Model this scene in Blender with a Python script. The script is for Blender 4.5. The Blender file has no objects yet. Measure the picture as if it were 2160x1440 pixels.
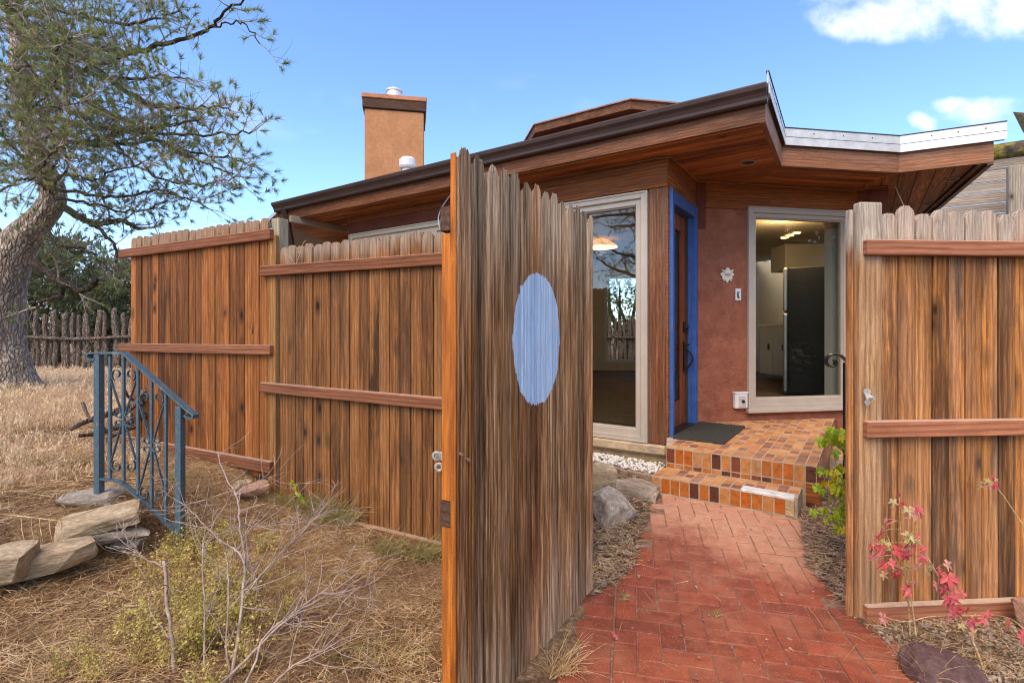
import bpy, bmesh, math, random
import numpy as np
from mathutils import Vector, Matrix, noise as mnoise

R = math.radians
rng = random.Random(7)
scene = bpy.context.scene
col = scene.collection

# ------------------------------------------------------------------ camera
F_PX, CX, HY, CAMZ = 1097.0, 1080.0, 697.0, 1.35
cam_d = bpy.data.cameras.new('camera')
cam = bpy.data.objects.new('camera', cam_d)
col.objects.link(cam)
cam.location = (0, 0, CAMZ)
cam.rotation_euler = (R(90), 0, 0)
cam_d.sensor_width = 36
cam_d.lens = F_PX / 2160 * 36
cam_d.shift_y = -(720 - HY) / 2160
cam_d.clip_start = 0.05
cam_d.clip_end = 3000
scene.camera = cam

# ------------------------------------------------------------------ world, sun, exposure
SUN_EL, SUN_AZ = R(52), R(-155)      # azimuth from +Y, clockwise: behind the camera, to the left
world = bpy.data.worlds.new('World')
scene.world = world
world.use_nodes = True
wt = world.node_tree
for n in list(wt.nodes):
    wt.nodes.remove(n)
wout = wt.nodes.new('ShaderNodeOutputWorld')
wbg = wt.nodes.new('ShaderNodeBackground')
wt.links.new(wbg.outputs[0], wout.inputs[0])
sky = wt.nodes.new('ShaderNodeTexSky')
sky.sky_type = 'NISHITA'
sky.sun_disc = False
sky.sun_elevation = SUN_EL
sky.sun_rotation = SUN_AZ
sky.altitude = 2100
sky.air_density = 1.0
sky.dust_density = 2.4
sky.ozone_density = 2.0
WORLD_NODES = (wt, wbg, sky)
wbg.inputs[1].default_value = 0.15

sun_d = bpy.data.lights.new('sun', 'SUN')
sun_d.energy = 1.5
sun_d.angle = R(50)
sun_d.color = (1.0, 0.78, 0.54)
sun = bpy.data.objects.new('sun', sun_d)
col.objects.link(sun)
sun_dir = Vector((math.sin(SUN_AZ) * math.cos(SUN_EL), math.cos(SUN_AZ) * math.cos(SUN_EL), math.sin(SUN_EL)))
sun.rotation_euler = sun_dir.to_track_quat('Z', 'Y').to_euler()
sun.location = (-4, -6, 12)

scene.view_settings.view_transform = 'Standard'
scene.view_settings.look = 'None'
scene.view_settings.gamma = 1.0
scene.view_settings.use_curve_mapping = False
scene.view_settings.exposure = 1.38
scene.render.engine = 'CYCLES'
scene.cycles.max_bounces = 6
scene.cycles.diffuse_bounces = 3
scene.cycles.glossy_bounces = 3
scene.cycles.transmission_bounces = 4
scene.cycles.transparent_max_bounces = 8
scene.cycles.use_adaptive_sampling = True
scene.cycles.adaptive_threshold = 0.02
scene.cycles.filter_width = 1.1
scene.cycles.caustics_reflective = False
scene.cycles.caustics_refractive = False

# ------------------------------------------------------------------ geometry helpers
def P(u, v, y):
    """photo direction (u, v) at distance y in front of the camera -> point"""
    return Vector(((u - CX) / F_PX * y, y, CAMZ + (HY - v) / F_PX * y))

def sstep(a, b, x):
    t = min(1.0, max(0.0, (x - a) / (b - a)))
    return t * t * (3 - 2 * t)

class MB:
    def __init__(s):
        s.v = []; s.f = []
    def add(s, vs, fs):
        o = len(s.v)
        s.v.extend([tuple(p) for p in vs])
        s.f.extend([tuple(i + o for i in f) for f in fs])
    def box(s, c, d, rz=0.0, bev=0.0, M=None):
        hx, hy, hz = d[0] / 2, d[1] / 2, d[2] / 2
        if bev <= 0:
            vs = [Vector((x, y, z)) for z in (-hz, hz) for y in (-hy, hy) for x in (-hx, hx)]
            fs = [(0, 2, 3, 1), (4, 5, 7, 6), (0, 1, 5, 4), (2, 6, 7, 3), (0, 4, 6, 2), (1, 3, 7, 5)]
        else:
            b = min(bev, hx * .9, hy * .9, hz * .9)
            bm = bmesh.new()
            bmesh.ops.create_cube(bm, size=1.0, matrix=Matrix.Diagonal((d[0], d[1], d[2], 1)))
            bmesh.ops.bevel(bm, geom=bm.edges[:], offset=b, segments=1, affect='EDGES')
            bm.verts.index_update()
            vs = [v.co.copy() for v in bm.verts]
            fs = [tuple(v.index for v in f.verts) for f in bm.faces]
            bm.free()
        T = Matrix.Translation(Vector(c)) @ (M if M is not None else Matrix.Rotation(rz, 4, 'Z'))
        s.add([T @ v for v in vs], fs)
        return s
    def beam(s, a, b, w, h, bev=0.0, up=Vector((0, 0, 1))):
        """box from a to b (centre line), w across, h high"""
        a = Vector(a); b = Vector(b)
        d = b - a
        L = d.length
        x = d.normalized()
        y = up.cross(x)
        if y.length < 1e-5:
            y = Vector((0, 1, 0))
        y.normalize()
        z = x.cross(y)
        M = Matrix((x, y, z)).transposed().to_4x4()
        return s.box((a + b) / 2, (L, w, h), M=M, bev=bev)
    def prism(s, pts, z0, z1):
        n = len(pts)
        vs = [(p[0], p[1], z0) for p in pts] + [(p[0], p[1], z1) for p in pts]
        area = sum(pts[i][0] * pts[(i + 1) % n][1] - pts[(i + 1) % n][0] * pts[i][1] for i in range(n))
        fs = [tuple(range(n, 2 * n)), tuple(range(n - 1, -1, -1))] + [(i, (i + 1) % n, (i + 1) % n + n, i + n) for i in range(n)]
        if area < 0:
            fs = [tuple(reversed(f)) for f in fs]
        s.add(vs, fs)
        return s
    def tube(s, pts, rad, n=6, cap=True, jit=0.0, squash=1.0):
        pts = [Vector(p) for p in pts]
        m = len(pts)
        if not hasattr(rad, '__len__'):
            rad = [rad] * m
        o = len(s.v)
        t = (pts[1] - pts[0]).normalized()
        a = t.orthogonal().normalized()
        for i in range(m):
            if i == 0: tt = (pts[1] - pts[0])
            elif i == m - 1: tt = pts[i] - pts[i - 1]
            else: tt = pts[i + 1] - pts[i - 1]
            if tt.length < 1e-9: tt = t
            tt = tt.normalized()
            a = a - tt * a.dot(tt)
            if a.length < 1e-6: a = tt.orthogonal()
            a.normalize()
            b = tt.cross(a)
            for k in range(n):
                an = 2 * math.pi * k / n
                r = rad[i] * (1 + (jit * (rng.random() - .5) * 2 if jit else 0))
                q = pts[i] + a * (math.cos(an) * r) + b * (math.sin(an) * r * squash)
                s.v.append((q.x, q.y, q.z))
        for i in range(m - 1):
            for k in range(n):
                k2 = (k + 1) % n
                s.f.append((o + i * n + k, o + i * n + k2, o + (i + 1) * n + k2, o + (i + 1) * n + k))
        if cap:
            s.f.append(tuple(o + k for k in range(n - 1, -1, -1)))
            s.f.append(tuple(o + (m - 1) * n + k for k in range(n)))
        return s
    def ribbon(s, pts, wdir, w, th):
        """flat bar swept along pts: w along wdir, th along the in-plane normal"""
        pts = [Vector(p) for p in pts]
        wd = Vector(wdir).normalized()
        o = len(s.v); m = len(pts)
        for i in range(m):
            tt = (pts[min(i + 1, m - 1)] - pts[max(i - 1, 0)]).normalized()
            nn = tt.cross(wd)
            if nn.length < 1e-6: nn = tt.orthogonal()
            nn.normalize()
            for sa, sb in ((-1, -1), (1, -1), (1, 1), (-1, 1)):
                q = pts[i] + wd * (sa * w / 2) + nn * (sb * th / 2)
                s.v.append((q.x, q.y, q.z))
        for i in range(m - 1):
            for k in range(4):
                k2 = (k + 1) % 4
                s.f.append((o + i * 4 + k, o + i * 4 + k2, o + (i + 1) * 4 + k2, o + (i + 1) * 4 + k))
        s.f.append((o + 3, o + 2, o + 1, o)); e = o + (m - 1) * 4
        s.f.append((e, e + 1, e + 2, e + 3))
        return s
    def mesh(s, name, mats=None, smooth=False):
        me = bpy.data.meshes.new(name)
        me.from_pydata(s.v, [], s.f)
        if smooth:
            me.polygons.foreach_set('use_smooth', [True] * len(me.polygons))
        if mats is not None:
            for m in (mats if isinstance(mats, (list, tuple)) else [mats]):
                me.materials.append(m)
        me.update()
        return me
    def build(s, name, mat, parent=None, smooth=False):
        return link(name, s.mesh(name, mat, smooth), parent)

def wmat(o):
    return Matrix.LocRotScale(o.location, o.rotation_euler, o.scale)

def world_of(o):
    m = wmat(o)
    while o.parent:
        m = wmat(o.parent) @ o.matrix_parent_inverse @ m if o.parent.parent is None else world_of(o.parent) @ o.matrix_parent_inverse @ m
        return m
    return m

def link(name, me, parent=None, loc=None, rot=None):
    o = bpy.data.objects.new(name, me)
    col.objects.link(o)
    if loc is not None: o.location = loc
    if rot is not None: o.rotation_euler = rot
    if parent is not None:
        o.parent = parent
        o.matrix_parent_inverse = world_of(parent).inverted()
    return o

def tag(o, label, cat, group=None, kind=None):
    o['label'] = label
    o['category'] = cat
    if group: o['group'] = group
    if kind: o['kind'] = kind
    return o

def thing(name, label, cat, loc=(0, 0, 0), rz=0.0, group=None):
    o = bpy.data.objects.new(name, None)
    o.empty_display_size = 0.1
    col.objects.link(o)
    o.location = loc
    o.rotation_euler = (0, 0, rz)
    return tag(o, label, cat, group)

def structure(o, kind='structure'):
    o['kind'] = kind
    return o

def fast_mesh(name, V, Fidx, mat, nper=3, smooth=False):
    """V (n,3), Fidx (m,nper) numpy"""
    me = bpy.data.meshes.new(name)
    me.vertices.add(len(V)); me.vertices.foreach_set('co', np.asarray(V, np.float32).ravel())
    m = len(Fidx)
    me.loops.add(m * nper); me.loops.foreach_set('vertex_index', np.asarray(Fidx, np.int32).ravel())
    me.polygons.add(m); me.polygons.foreach_set('loop_start', np.arange(0, m * nper, nper, dtype=np.int32))
    if smooth: me.polygons.foreach_set('use_smooth', np.ones(m, dtype=bool))
    me.update(calc_edges=True)
    me.materials.append(mat)
    return me

# ------------------------------------------------------------------ material helpers
class NT:
    def __init__(s, name, rough=.7, spec=.3, metal=0.0):
        s.m = bpy.data.materials.new(name)
        s.m.use_nodes = True
        s.t = s.m.node_tree
        s.b = s.t.nodes['Principled BSDF']
        s.b.inputs['Roughness'].default_value = rough
        s.b.inputs['Specular IOR Level'].default_value = spec
        s.b.inputs['Metallic'].default_value = metal
    def put(s, sock, v):
        if isinstance(v, bpy.types.NodeSocket): s.t.links.new(v, sock)
        elif isinstance(v, (tuple, list)) and len(v) == 3 and sock.type == 'RGBA': sock.default_value = (*v, 1)
        elif sock.type == 'RGBA' and not hasattr(v, '__len__'): sock.default_value = (v, v, v, 1)
        else: sock.default_value = v
    def node(s, t, **kw):
        n = s.t.nodes.new(t)
        for k, v in kw.items(): setattr(n, k, v)
        return n
    def co(s, kind='Object', obj=None):
        n = s.node('ShaderNodeTexCoord')
        if obj is not None: n.object = obj
        return n.outputs[kind]
    def rnd(s):
        return s.node('ShaderNodeObjectInfo').outputs['Random']
    def map(s, vec, scale=(1, 1, 1), loc=(0, 0, 0), rot=(0, 0, 0)):
        n = s.node('ShaderNodeMapping')
        s.put(n.inputs['Vector'], vec); n.inputs['Scale'].default_value = scale
        n.inputs['Location'].default_value = loc; n.inputs['Rotation'].default_value = rot
        return n.outputs[0]
    def noise(s, vec, scale=5, detail=4, rough=.55, dist=0.0, out=0):
        n = s.node('ShaderNodeTexNoise')
        s.put(n.inputs['Vector'], vec)
        n.inputs['Scale'].default_value = scale; n.inputs['Detail'].default_value = detail
        n.inputs['Roughness'].default_value = rough; n.inputs['Distortion'].default_value = dist
        return n.outputs[out]
    def vor(s, vec, scale=5, rand=1.0, feature='F1', out='Distance'):
        n = s.node('ShaderNodeTexVoronoi', feature=feature)
        s.put(n.inputs['Vector'], vec)
        n.inputs['Scale'].default_value = scale; n.inputs['Randomness'].default_value = rand
        return n.outputs[out]
    def ramp(s, fac, stops, interp='LINEAR'):
        n = s.node('ShaderNodeValToRGB')
        r = n.color_ramp; r.interpolation = interp
        while len(r.elements) < len(stops): r.elements.new(.5)
        for e, (p, c) in zip(r.elements, stops):
            e.position = p
            e.color = (c, c, c, 1) if not hasattr(c, '__len__') else (*c, 1)
        s.put(n.inputs[0], fac)
        return n.outputs[0]
    def mix(s, fac, a, b, mode='MIX'):
        n = s.node('ShaderNodeMix', data_type='RGBA', blend_type=mode)
        n.clamp_factor = True
        s.put(n.inputs[0], fac); s.put(n.inputs[6], a); s.put(n.inputs[7], b)
        return n.outputs[2]
    def math(s, op, a, b=0.0, c=0.0, clamp=False):
        n = s.node('ShaderNodeMath', operation=op); n.use_clamp = clamp
        s.put(n.inputs[0], a); s.put(n.inputs[1], b); s.put(n.inputs[2], c)
        return n.outputs[0]
    def vmath(s, op, a, b):
        n = s.node('ShaderNodeVectorMath', operation=op)
        s.put(n.inputs[0], a); s.put(n.inputs[1], b)
        return n.outputs[0]
    def sep(s, vec):
        n = s.node('ShaderNodeSeparateXYZ'); s.put(n.inputs[0], vec)
        return n.outputs
    def comb(s, x, y, z):
        n = s.node('ShaderNodeCombineXYZ')
        s.put(n.inputs[0], x); s.put(n.inputs[1], y); s.put(n.inputs[2], z)
        return n.outputs[0]
    def mrange(s, v, a, b, c=0.0, d=1.0):
        n = s.node('ShaderNodeMapRange', interpolation_type='SMOOTHSTEP')
        s.put(n.inputs[0], v)
        for i, x in enumerate((a, b, c, d)): n.inputs[i + 1].default_value = x
        return n.outputs[0]
    def base(s, c): s.put(s.b.inputs['Base Color'], c); return s
    def rough(s, r): s.put(s.b.inputs['Roughness'], r); return s
    def bump(s, h, strength=.3, dist=.01):
        n = s.node('ShaderNodeBump')
        n.inputs['Strength'].default_value = strength; n.inputs['Distance'].default_value = dist
        s.put(n.inputs['Height'], h)
        s.t.links.new(n.outputs[0], s.b.inputs['Normal'])
        return s
    def normal_z(s):
        g = s.node('ShaderNodeNewGeometry')
        return s.sep(g.outputs['True Normal'])[2]
    def pos(s):
        return s.node('ShaderNodeNewGeometry').outputs['Position']

def rand_vec(N, vec, amt=37.0):
    r = N.rnd()
    off = N.comb(N.math('MULTIPLY', r, amt), N.math('MULTIPLY', r, amt * 1.7), N.math('MULTIPLY', r, amt * .6))
    return N.vmath('ADD', vec, off)

def wood_mat(name, light, mid, dark, axis='z', grain=55, along=1.3, streak=.6, knots=.6, vary=.35, rough=.75, bump=.35,
             grey=None, grey_z=None, grey_col=(.30, .26, .215), top_pale=None, paint_obj=None, spec=.25, greyness=.0):
    N = NT(name, rough, spec)
    vec0 = N.co('Object')
    if axis == 'x':
        s = N.sep(vec0); vec0 = N.comb(s[2], s[1], s[0])
    vec = rand_vec(N, vec0)
    warp = N.noise(N.map(vec, (4, 4, 1.5)), 1.5, 2, out=1)
    vecw = N.vmath('ADD', vec, N.vmath('MULTIPLY', warp, (.05, .05, 0)))
    g1 = N.noise(N.map(vecw, (grain * 2.2, grain * 2.2, along * 2.6)), 1.0, 6, .66)
    g2 = N.noise(N.map(vecw, (grain * .22, grain * .22, along * .8)), 1.0, 3, .5)
    lo = tuple(a_ * .55 + b_ * .45 for a_, b_ in zip(dark, mid))
    c = N.ramp(g1, [(.32, lo), (.50, mid), (.68, light)])
    wv = N.node('ShaderNodeTexWave', wave_type='BANDS', bands_direction='X')
    N.put(wv.inputs['Vector'], N.map(vec, (1, 1, .10)))
    wv.inputs['Scale'].default_value = 11; wv.inputs['Distortion'].default_value = 4.5
    wv.inputs['Detail'].default_value = 2; wv.inputs['Detail Scale'].default_value = 1.4
    c = N.mix(.8, c, N.ramp(wv.outputs['Fac'], [(.05, .62), (.35, 1.0), (.9, 1.12)]), 'MULTIPLY')
    r = N.rnd()
    r3 = N.math('FRACT', N.math('MULTIPLY', r, 7.77))
    sn = N.noise(N.map(vec, (8, 8, 1.1), (5, 2, 1)), 1.0, 5, .68)
    st = N.math('MULTIPLY', N.ramp(sn, [(.45, 0.0), (.62, streak)]), N.math('ADD', N.math('MULTIPLY', r3, .9), .25), clamp=True)
    c = N.mix(st, c, tuple(x * .55 for x in dark))
    r4 = N.math('FRACT', N.math('MULTIPLY', r, 29.13))
    ds = N.noise(N.map(vecw, (34, 34, 1.3), (1, 7, 3)), 1.0, 4, .7)
    c = N.mix(N.math('MULTIPLY', N.math('MULTIPLY', N.mrange(r4, .62, .85), streak), N.ramp(ds, [(.40, .15), (.58, .85)])), c, tuple(x * .7 for x in dark))
    c = N.mix(.5, c, N.ramp(g2, [(.3, .65), (.7, 1.3)]), 'MULTIPLY')
    hgt = g1
    if knots > 0:
        kv = N.map(vec, (7.5, 7.5, 4.0))
        n = N.node('ShaderNodeTexVoronoi', feature='F1')
        N.put(n.inputs['Vector'], kv); n.inputs['Scale'].default_value = 1.0
        kd = n.outputs['Distance']; kc = N.sep(n.outputs['Color'])[0]
        on = N.math('GREATER_THAN', kc, 1 - knots * .42)
        core = N.math('MULTIPLY', N.ramp(kd, [(.07, 1.0), (.15, 0.0)]), on)
        halo = N.math('MULTIPLY', N.ramp(kd, [(.10, .75), (.36, 0.0)]), on)
        c = N.mix(halo, c, tuple(x * .55 for x in dark))
        c = N.mix(core, c, tuple(x * .22 for x in dark))
    val = N.math('ADD', N.math('MULTIPLY', r, vary * 2), 1 - vary)
    vc = N.comb(val, val, val)
    c = N.mix(1.0, c, vc, 'MULTIPLY')
    # hue drift from plank to plank
    r2 = N.math('FRACT', N.math('MULTIPLY', r, 17.3))
    c = N.mix(N.math('MULTIPLY', r2, .35), c, N.mix(1.0, c, (.95, .78, .62), 'MULTIPLY'))
    if greyness:
        gm = N.ramp(N.noise(N.map(vecw, (9, 9, .7)), 1.0, 4, .6), [(.5 - greyness * .5, 0.0), (.72, greyness)])
        c = N.mix(gm, c, N.mix(1.0, N.ramp(g1, [(.28, .25), (.6, 1.0), (.75, 1.25)]), grey_col, 'MULTIPLY'))
    if grey_z is not None:
        z = N.sep(N.co('Object'))[2]
        zz = N.math('ADD', z, N.math('MULTIPLY', N.math('SUBTRACT', g2, .5), .22))
        m = N.mrange(zz, grey_z[0], grey_z[1])
        gcol = N.mix(1.0, N.ramp(g1, [(.28, .32), (.5, .85), (.72, 1.35)]), grey_col, 'MULTIPLY')
        c = N.mix(N.math('MULTIPLY', m, .8), c, gcol)
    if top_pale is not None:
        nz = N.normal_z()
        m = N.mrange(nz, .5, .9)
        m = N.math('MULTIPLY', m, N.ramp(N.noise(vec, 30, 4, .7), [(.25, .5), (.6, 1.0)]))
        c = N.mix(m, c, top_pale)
    if paint_obj is not None:
        pc = N.sep(N.co('Object', paint_obj))
        # ellipse in gate coordinates
        ex = N.math('DIVIDE', N.math('SUBTRACT', pc[0], .61), .207)
        ez = N.math('DIVIDE', N.math('SUBTRACT', pc[2], 1.315), .265)
        d = N.math('SQRT', N.math('ADD', N.math('MULTIPLY', ex, ex), N.math('MULTIPLY', ez, ez)))
        d = N.math('ADD', d, N.math('MULTIPLY', N.math('SUBTRACT', N.noise(N.map(vec, (90, 90, 12)), 1, 3), .5), .14))
        m = N.ramp(d, [(.985, 1.0), (1.005, 0.0)])
        thin = N.ramp(g1, [(.24, .35), (.40, 1.0)])
        pcol = N.ramp(g2, [(.3, (.20, .33, .62)), (.7, (.33, .48, .76))])
        c = N.mix(N.math('MULTIPLY', m, thin), c, pcol)
    N.base(c)
    fine = N.noise(vec, 420, 2, .7)
    c = N.mix(.6, c, N.mix(1.0, c, N.ramp(fine, [(.35, .62), (.65, 1.38)]), 'MULTIPLY'))
    N.base(c)
    N.rough(N.ramp(g1, [(.3, rough + .1), (.7, rough - .08)]))
    N.bump(hgt, bump, .006)
    return N.m

def flat_mat(name, c, rough=.6, spec=.3, metal=0.0, vary=.12, scale=12, bump=.1, bscale=60, bdist=.004):
    N = NT(name, rough, spec, metal)
    v = N.co('Object')
    n1 = N.noise(v, scale, 5, .6)
    cc = N.mix(1.0, c, N.ramp(n1, [(.3, 1 - vary), (.7, 1 + vary)]), 'MULTIPLY')
    N.base(cc)
    if bump: N.bump(N.noise(v, bscale, 4, .6), bump, bdist)
    return N.m

# ------------------------------------------------------------------ clouds in the sky (by direction)
def build_sky():
    t, bg, sk = WORLD_NODES
    class W(NT):
        def __init__(s): s.t = t
    N = W()
    d = N.co('Generated')
    s3 = N.sep(d)
    y = N.math('MAXIMUM', s3[1], .02)
    qx = N.math('DIVIDE', s3[0], y); qz = N.math('DIVIDE', s3[2], y)
    q = N.comb(qx, qz, 0.0)
    warp = N.noise(q, 9, 2, .6, out=1)
    q2 = N.vmath('ADD', q, N.vmath('MULTIPLY', N.vmath('SUBTRACT', warp, (.5, .5, .5)), (.10, .07, 0)))
    sq = N.sep(q2)
    tot = None
    for cx, cz, rx, rz, k in ((.72, .600, .14, .042, 0), (.84, .66, .26, .075, 0), (.98, .625, .2, .06, 0),
                              (.905, .420, .085, .030, 0), (.84, .435, .03, .02, 0), (.79, .396, .034, .019, 0)):
        ex = N.math('DIVIDE', N.math('SUBTRACT', sq[0], cx), rx)
        ez = N.math('DIVIDE', N.math('SUBTRACT', sq[1], cz), rz)
        v = N.math('SUBTRACT', 1.0, N.math('ADD', N.math('MULTIPLY', ex, ex), N.math('MULTIPLY', ez, ez)))
        tot = v if tot is None else N.math('MAXIMUM', tot, v)
    er = N.noise(q, 15, 5, .62)
    dens = N.math('ADD', tot, N.math('MULTIPLY', N.math('SUBTRACT', er, .5), 2.6))
    m = N.mrange(dens, -.4, 1.9)
    front = N.math('GREATER_THAN', s3[1], .05)
    m = N.math('MULTIPLY', m, front)
    # thin scattered cloud over the rest of the sky
    fb = N.noise(N.map(d, (1, 1, 2.2), (3.1, 1.7, 0.4)), 2.4, 3, .58)
    m2 = N.math('MULTIPLY', N.mrange(fb, .42, .62), N.mrange(s3[1], .25, -.25))
    m2 = N.math('MULTIPLY', m2, N.mrange(s3[2], 0.0, .15))
    wisp = N.math('MULTIPLY', N.mrange(N.noise(N.map(d, (1.5, 1, 3)), 2.2, 3, .62), .56, .85), .3)
    m = N.math('MAXIMUM', m, N.math('MAXIMUM', N.math('MULTIPLY', m2, .85), wisp), clamp=True)
    # clear mountain air: a slightly deeper blue
    hs = N.node('ShaderNodeHueSaturation')
    hs.inputs['Saturation'].default_value = 1.10
    hs.inputs['Hue'].default_value = .500
    N.put(hs.inputs['Color'], sk.outputs[0])
    c = N.mix(m, hs.outputs[0], (3.9, 3.95, 4.0))
    N.put(bg.inputs[0], c)
build_sky()

# ------------------------------------------------------------------ terrain
SCARP = [(-6.0, 1.2), (-3.6, 2.0), (-2.72, 2.62), (-2.28, 3.12), (-2.05, 3.6), (-1.86, 3.98), (-1.7, 4.6)]
def scarp_side(x, y):
    """>0: metres to the left of / above the stone edge"""
    best = 1e9; sg = 1
    for (x0, y0), (x1, y1) in zip(SCARP[:-1], SCARP[1:]):
        dx, dy = x1 - x0, y1 - y0
        L2 = dx * dx + dy * dy
        t = max(0, min(1, ((x - x0) * dx + (y - y0) * dy) / L2))
        px, py = x0 + t * dx, y0 + t * dy
        d = math.hypot(x - px, y - py)
        if d < best:
            best = d
            sg = 1 if dx * (y - py) - dy * (x - px) > 0 else -1
    return best * sg

def path_z(x, y):
    return .10 * sstep(2.4, 3.7, y)

def terrain(x, y, rough=True):
    base = path_z(x, y)
    left = sstep(-.45, .4, -x)
    z = base * (1 - left) + left * (.12 * sstep(2.85, 3.95, y) + .07 * sstep(2.0, 2.6, -x))
    d = scarp_side(x, y) if (-40 < x < 1 and -5 < y < 40) else (-5 if x > -1 else 5)
    up = sstep(-.03, .20, d)
    z = z * (1 - up) + up * (.27 + .035 * min(max(d, 0), 6.5))
    far = sstep(8, 13, math.hypot(x, y))
    z = z * (1 - far) + far * (.40 if x < -2 else .15 + .25 * sstep(2, -2, x))
    if y > 9 and x < 4: z = min(z, .42)
    if rough:
        z += .012 * mnoise.noise(Vector((x * 2.2, y * 2.2, 0))) + .006 * mnoise.noise(Vector((x * 8, y * 8, 3)))
    return z

E1 = Vector((.2215, .975)); E2 = Vector((.975, -.2215))        # along and across the brick path
PATH_POLY = [(.04, 1.1), (.425, 2.774), (.60, 2.90), (.72, 3.07), (.93, 3.5), (1.20, 4.12), (1.45, 4.02), (2.14, 3.46), (2.02, 3.36), (1.78, 3.03), (1.68, 2.74), (1.68, 2.45), (1.62, 2.2), (1.54, 1.9), (1.36, 1.1)]
def in_poly(x, y, poly):
    c = False; j = len(poly) - 1
    for i in range(len(poly)):
        xi, yi = poly[i]; xj, yj = poly[j]
        if (yi > y) != (yj > y) and x < (xj - xi) * (y - yi) / (yj - yi) + xi: c = not c
        j = i
    return c

def build_ground():
    def axis(parts):
        a = [np.arange(p, q, s) for p, q, s in parts]
        return np.concatenate(a + [[parts[-1][1]]])
    xs = axis([(-900, -100, 100), (-100, -20, 8), (-20, -8, 1.0), (-8, -4.4, .2), (-4.4, 3.4, .06), (3.4, 8, .4), (8, 20, 2), (20, 100, 10), (100, 900, 100)])
    ys = axis([(-900, -100, 100), (-100, -20, 10), (-20, 0, 2), (0, 1.2, .2), (1.2, 6.0, .06), (6, 10, .2), (10, 24, 1), (24, 100, 8), (100, 900, 100)])
    V = np.zeros((len(xs) * len(ys), 3), np.float32)
    k = 0
    for yy in ys:
        for xx in xs:
            z = terrain(float(xx), float(yy))
            if 1.0 < yy < 4.3 and -.2 < xx < 2.3 and in_poly(xx, yy, PATH_POLY): z = path_z(xx, yy) - .035
            V[k] = (xx, yy, z); k += 1
    nx = len(xs)
    i = np.arange(len(ys) - 1)[:, None] * nx + np.arange(nx - 1)[None, :]
    Fq = np.stack([i, i + 1, i + nx + 1, i + nx], -1).reshape(-1, 4)
    N = NT('ground_soil', .95, .1)
    p = N.pos()
    n1 = N.noise(p, 2.2, 6, .62); n2 = N.noise(p, 45, 5, .7); n3 = N.noise(p, 170, 3, .7)
    soil = N.ramp(n2, [(.28, (.07, .042, .026)), (.5, (.18, .105, .062)), (.68, (.33, .215, .13)), (.8, (.46, .34, .22))])
    straw = N.ramp(n2, [(.28, (.14, .08, .042)), (.5, (.32, .195, .10)), (.7, (.54, .39, .23))])
    c = N.mix(N.ramp(n1, [(.42, 0.0), (.58, 1.0)]), soil, straw)
    sx = N.sep(p)
    inner = N.math('MULTIPLY', N.mrange(sx[0], .2, .8), 1.0)
    c = N.mix(N.math('MULTIPLY', inner, .8), c, N.ramp(n2, [(.3, (.10, .06, .036)), (.6, (.24, .165, .11)), (.75, (.42, .32, .23))]))
    c = N.mix(1.0, c, N.ramp(n3, [(.3, .7), (.7, 1.3)]), 'MULTIPLY')
    N.base(c)
    N.bump(N.math('ADD', n2, N.math('MULTIPLY', n3, .5)), .9, .02)
    g = link('ground', fast_mesh('ground', V, Fq, N.m, 4, True))
    structure(g)
build_ground()

# ------------------------------------------------------------------ materials
M = {}
M['fence_wood'] = wood_mat('fence_wood', (.37, .168, .056), (.25, .103, .031), (.078, .033, .012), streak=.9, knots=.8, vary=.38, greyness=.08, grey_z=(1.78, 1.92), grey_col=(.36, .27, .20))
M['fence_wood_far'] = wood_mat('fence_wood_far', (.40, .165, .044), (.275, .098, .024), (.083, .031, .010), streak=.92, knots=.8, vary=.40, grey_z=(1.80, 1.92), grey_col=(.36, .25, .17))
M['fence_wood_right'] = wood_mat('fence_wood_right', (.55, .252, .075), (.40, .162, .043), (.098, .042, .017), streak=1.0, knots=1.0, vary=.34, grey_z=(1.70, 1.80), grey_col=(.50, .42, .35), greyness=.25)
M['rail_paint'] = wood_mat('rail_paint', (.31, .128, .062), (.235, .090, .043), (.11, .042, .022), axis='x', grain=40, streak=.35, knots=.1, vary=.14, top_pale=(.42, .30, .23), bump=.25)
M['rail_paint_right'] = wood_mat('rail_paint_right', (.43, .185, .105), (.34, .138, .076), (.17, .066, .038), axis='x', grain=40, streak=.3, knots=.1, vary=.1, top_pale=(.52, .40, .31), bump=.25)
M['post_pale'] = wood_mat('post_pale', (.52, .44, .31), (.42, .36, .25), (.24, .21, .14), streak=.4, knots=.1, vary=.1, greyness=.4, grey_col=(.42, .44, .36))
M['post_yellow'] = wood_mat('post_yellow', (.52, .27, .09), (.40, .19, .06), (.17, .08, .03), streak=.55, knots=.2, vary=.1)
M['post_right'] = wood_mat('post_right', (.52, .31, .15), (.40, .21, .09), (.17, .09, .045), streak=.5, knots=.35, vary=.08, greyness=.2, grey_z=(1.62, 1.80), grey_col=(.47, .42, .36))
M['stile_orange'] = wood_mat('stile_orange', (.70, .255, .038), (.55, .17, .020), (.24, .062, .010), streak=.75, knots=.8, vary=.10, rough=.65, bump=.4, greyness=.12, grey_col=(.30, .16, .08))
M['block_brown'] = wood_mat('block_brown', (.16, .085, .055), (.10, .052, .033), (.05, .026, .018), axis='x', streak=.4, knots=0, vary=.1)
M['grey_board'] = wood_mat('grey_board', (.50, .43, .36), (.37, .31, .255), (.16, .13, .105), axis='x', grain=38, streak=.5, knots=.3, vary=.16)
M['grey_post'] = wood_mat('grey_post', (.52, .46, .39), (.38, .33, .27), (.16, .135, .11), streak=.5, knots=.4, vary=.1)
M['house_wood'] = wood_mat('house_wood', (.44, .155, .043), (.31, .098, .026), (.12, .037, .012), axis='x', grain=45, streak=.5, knots=.1, vary=.22, rough=.6, bump=.15)
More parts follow.
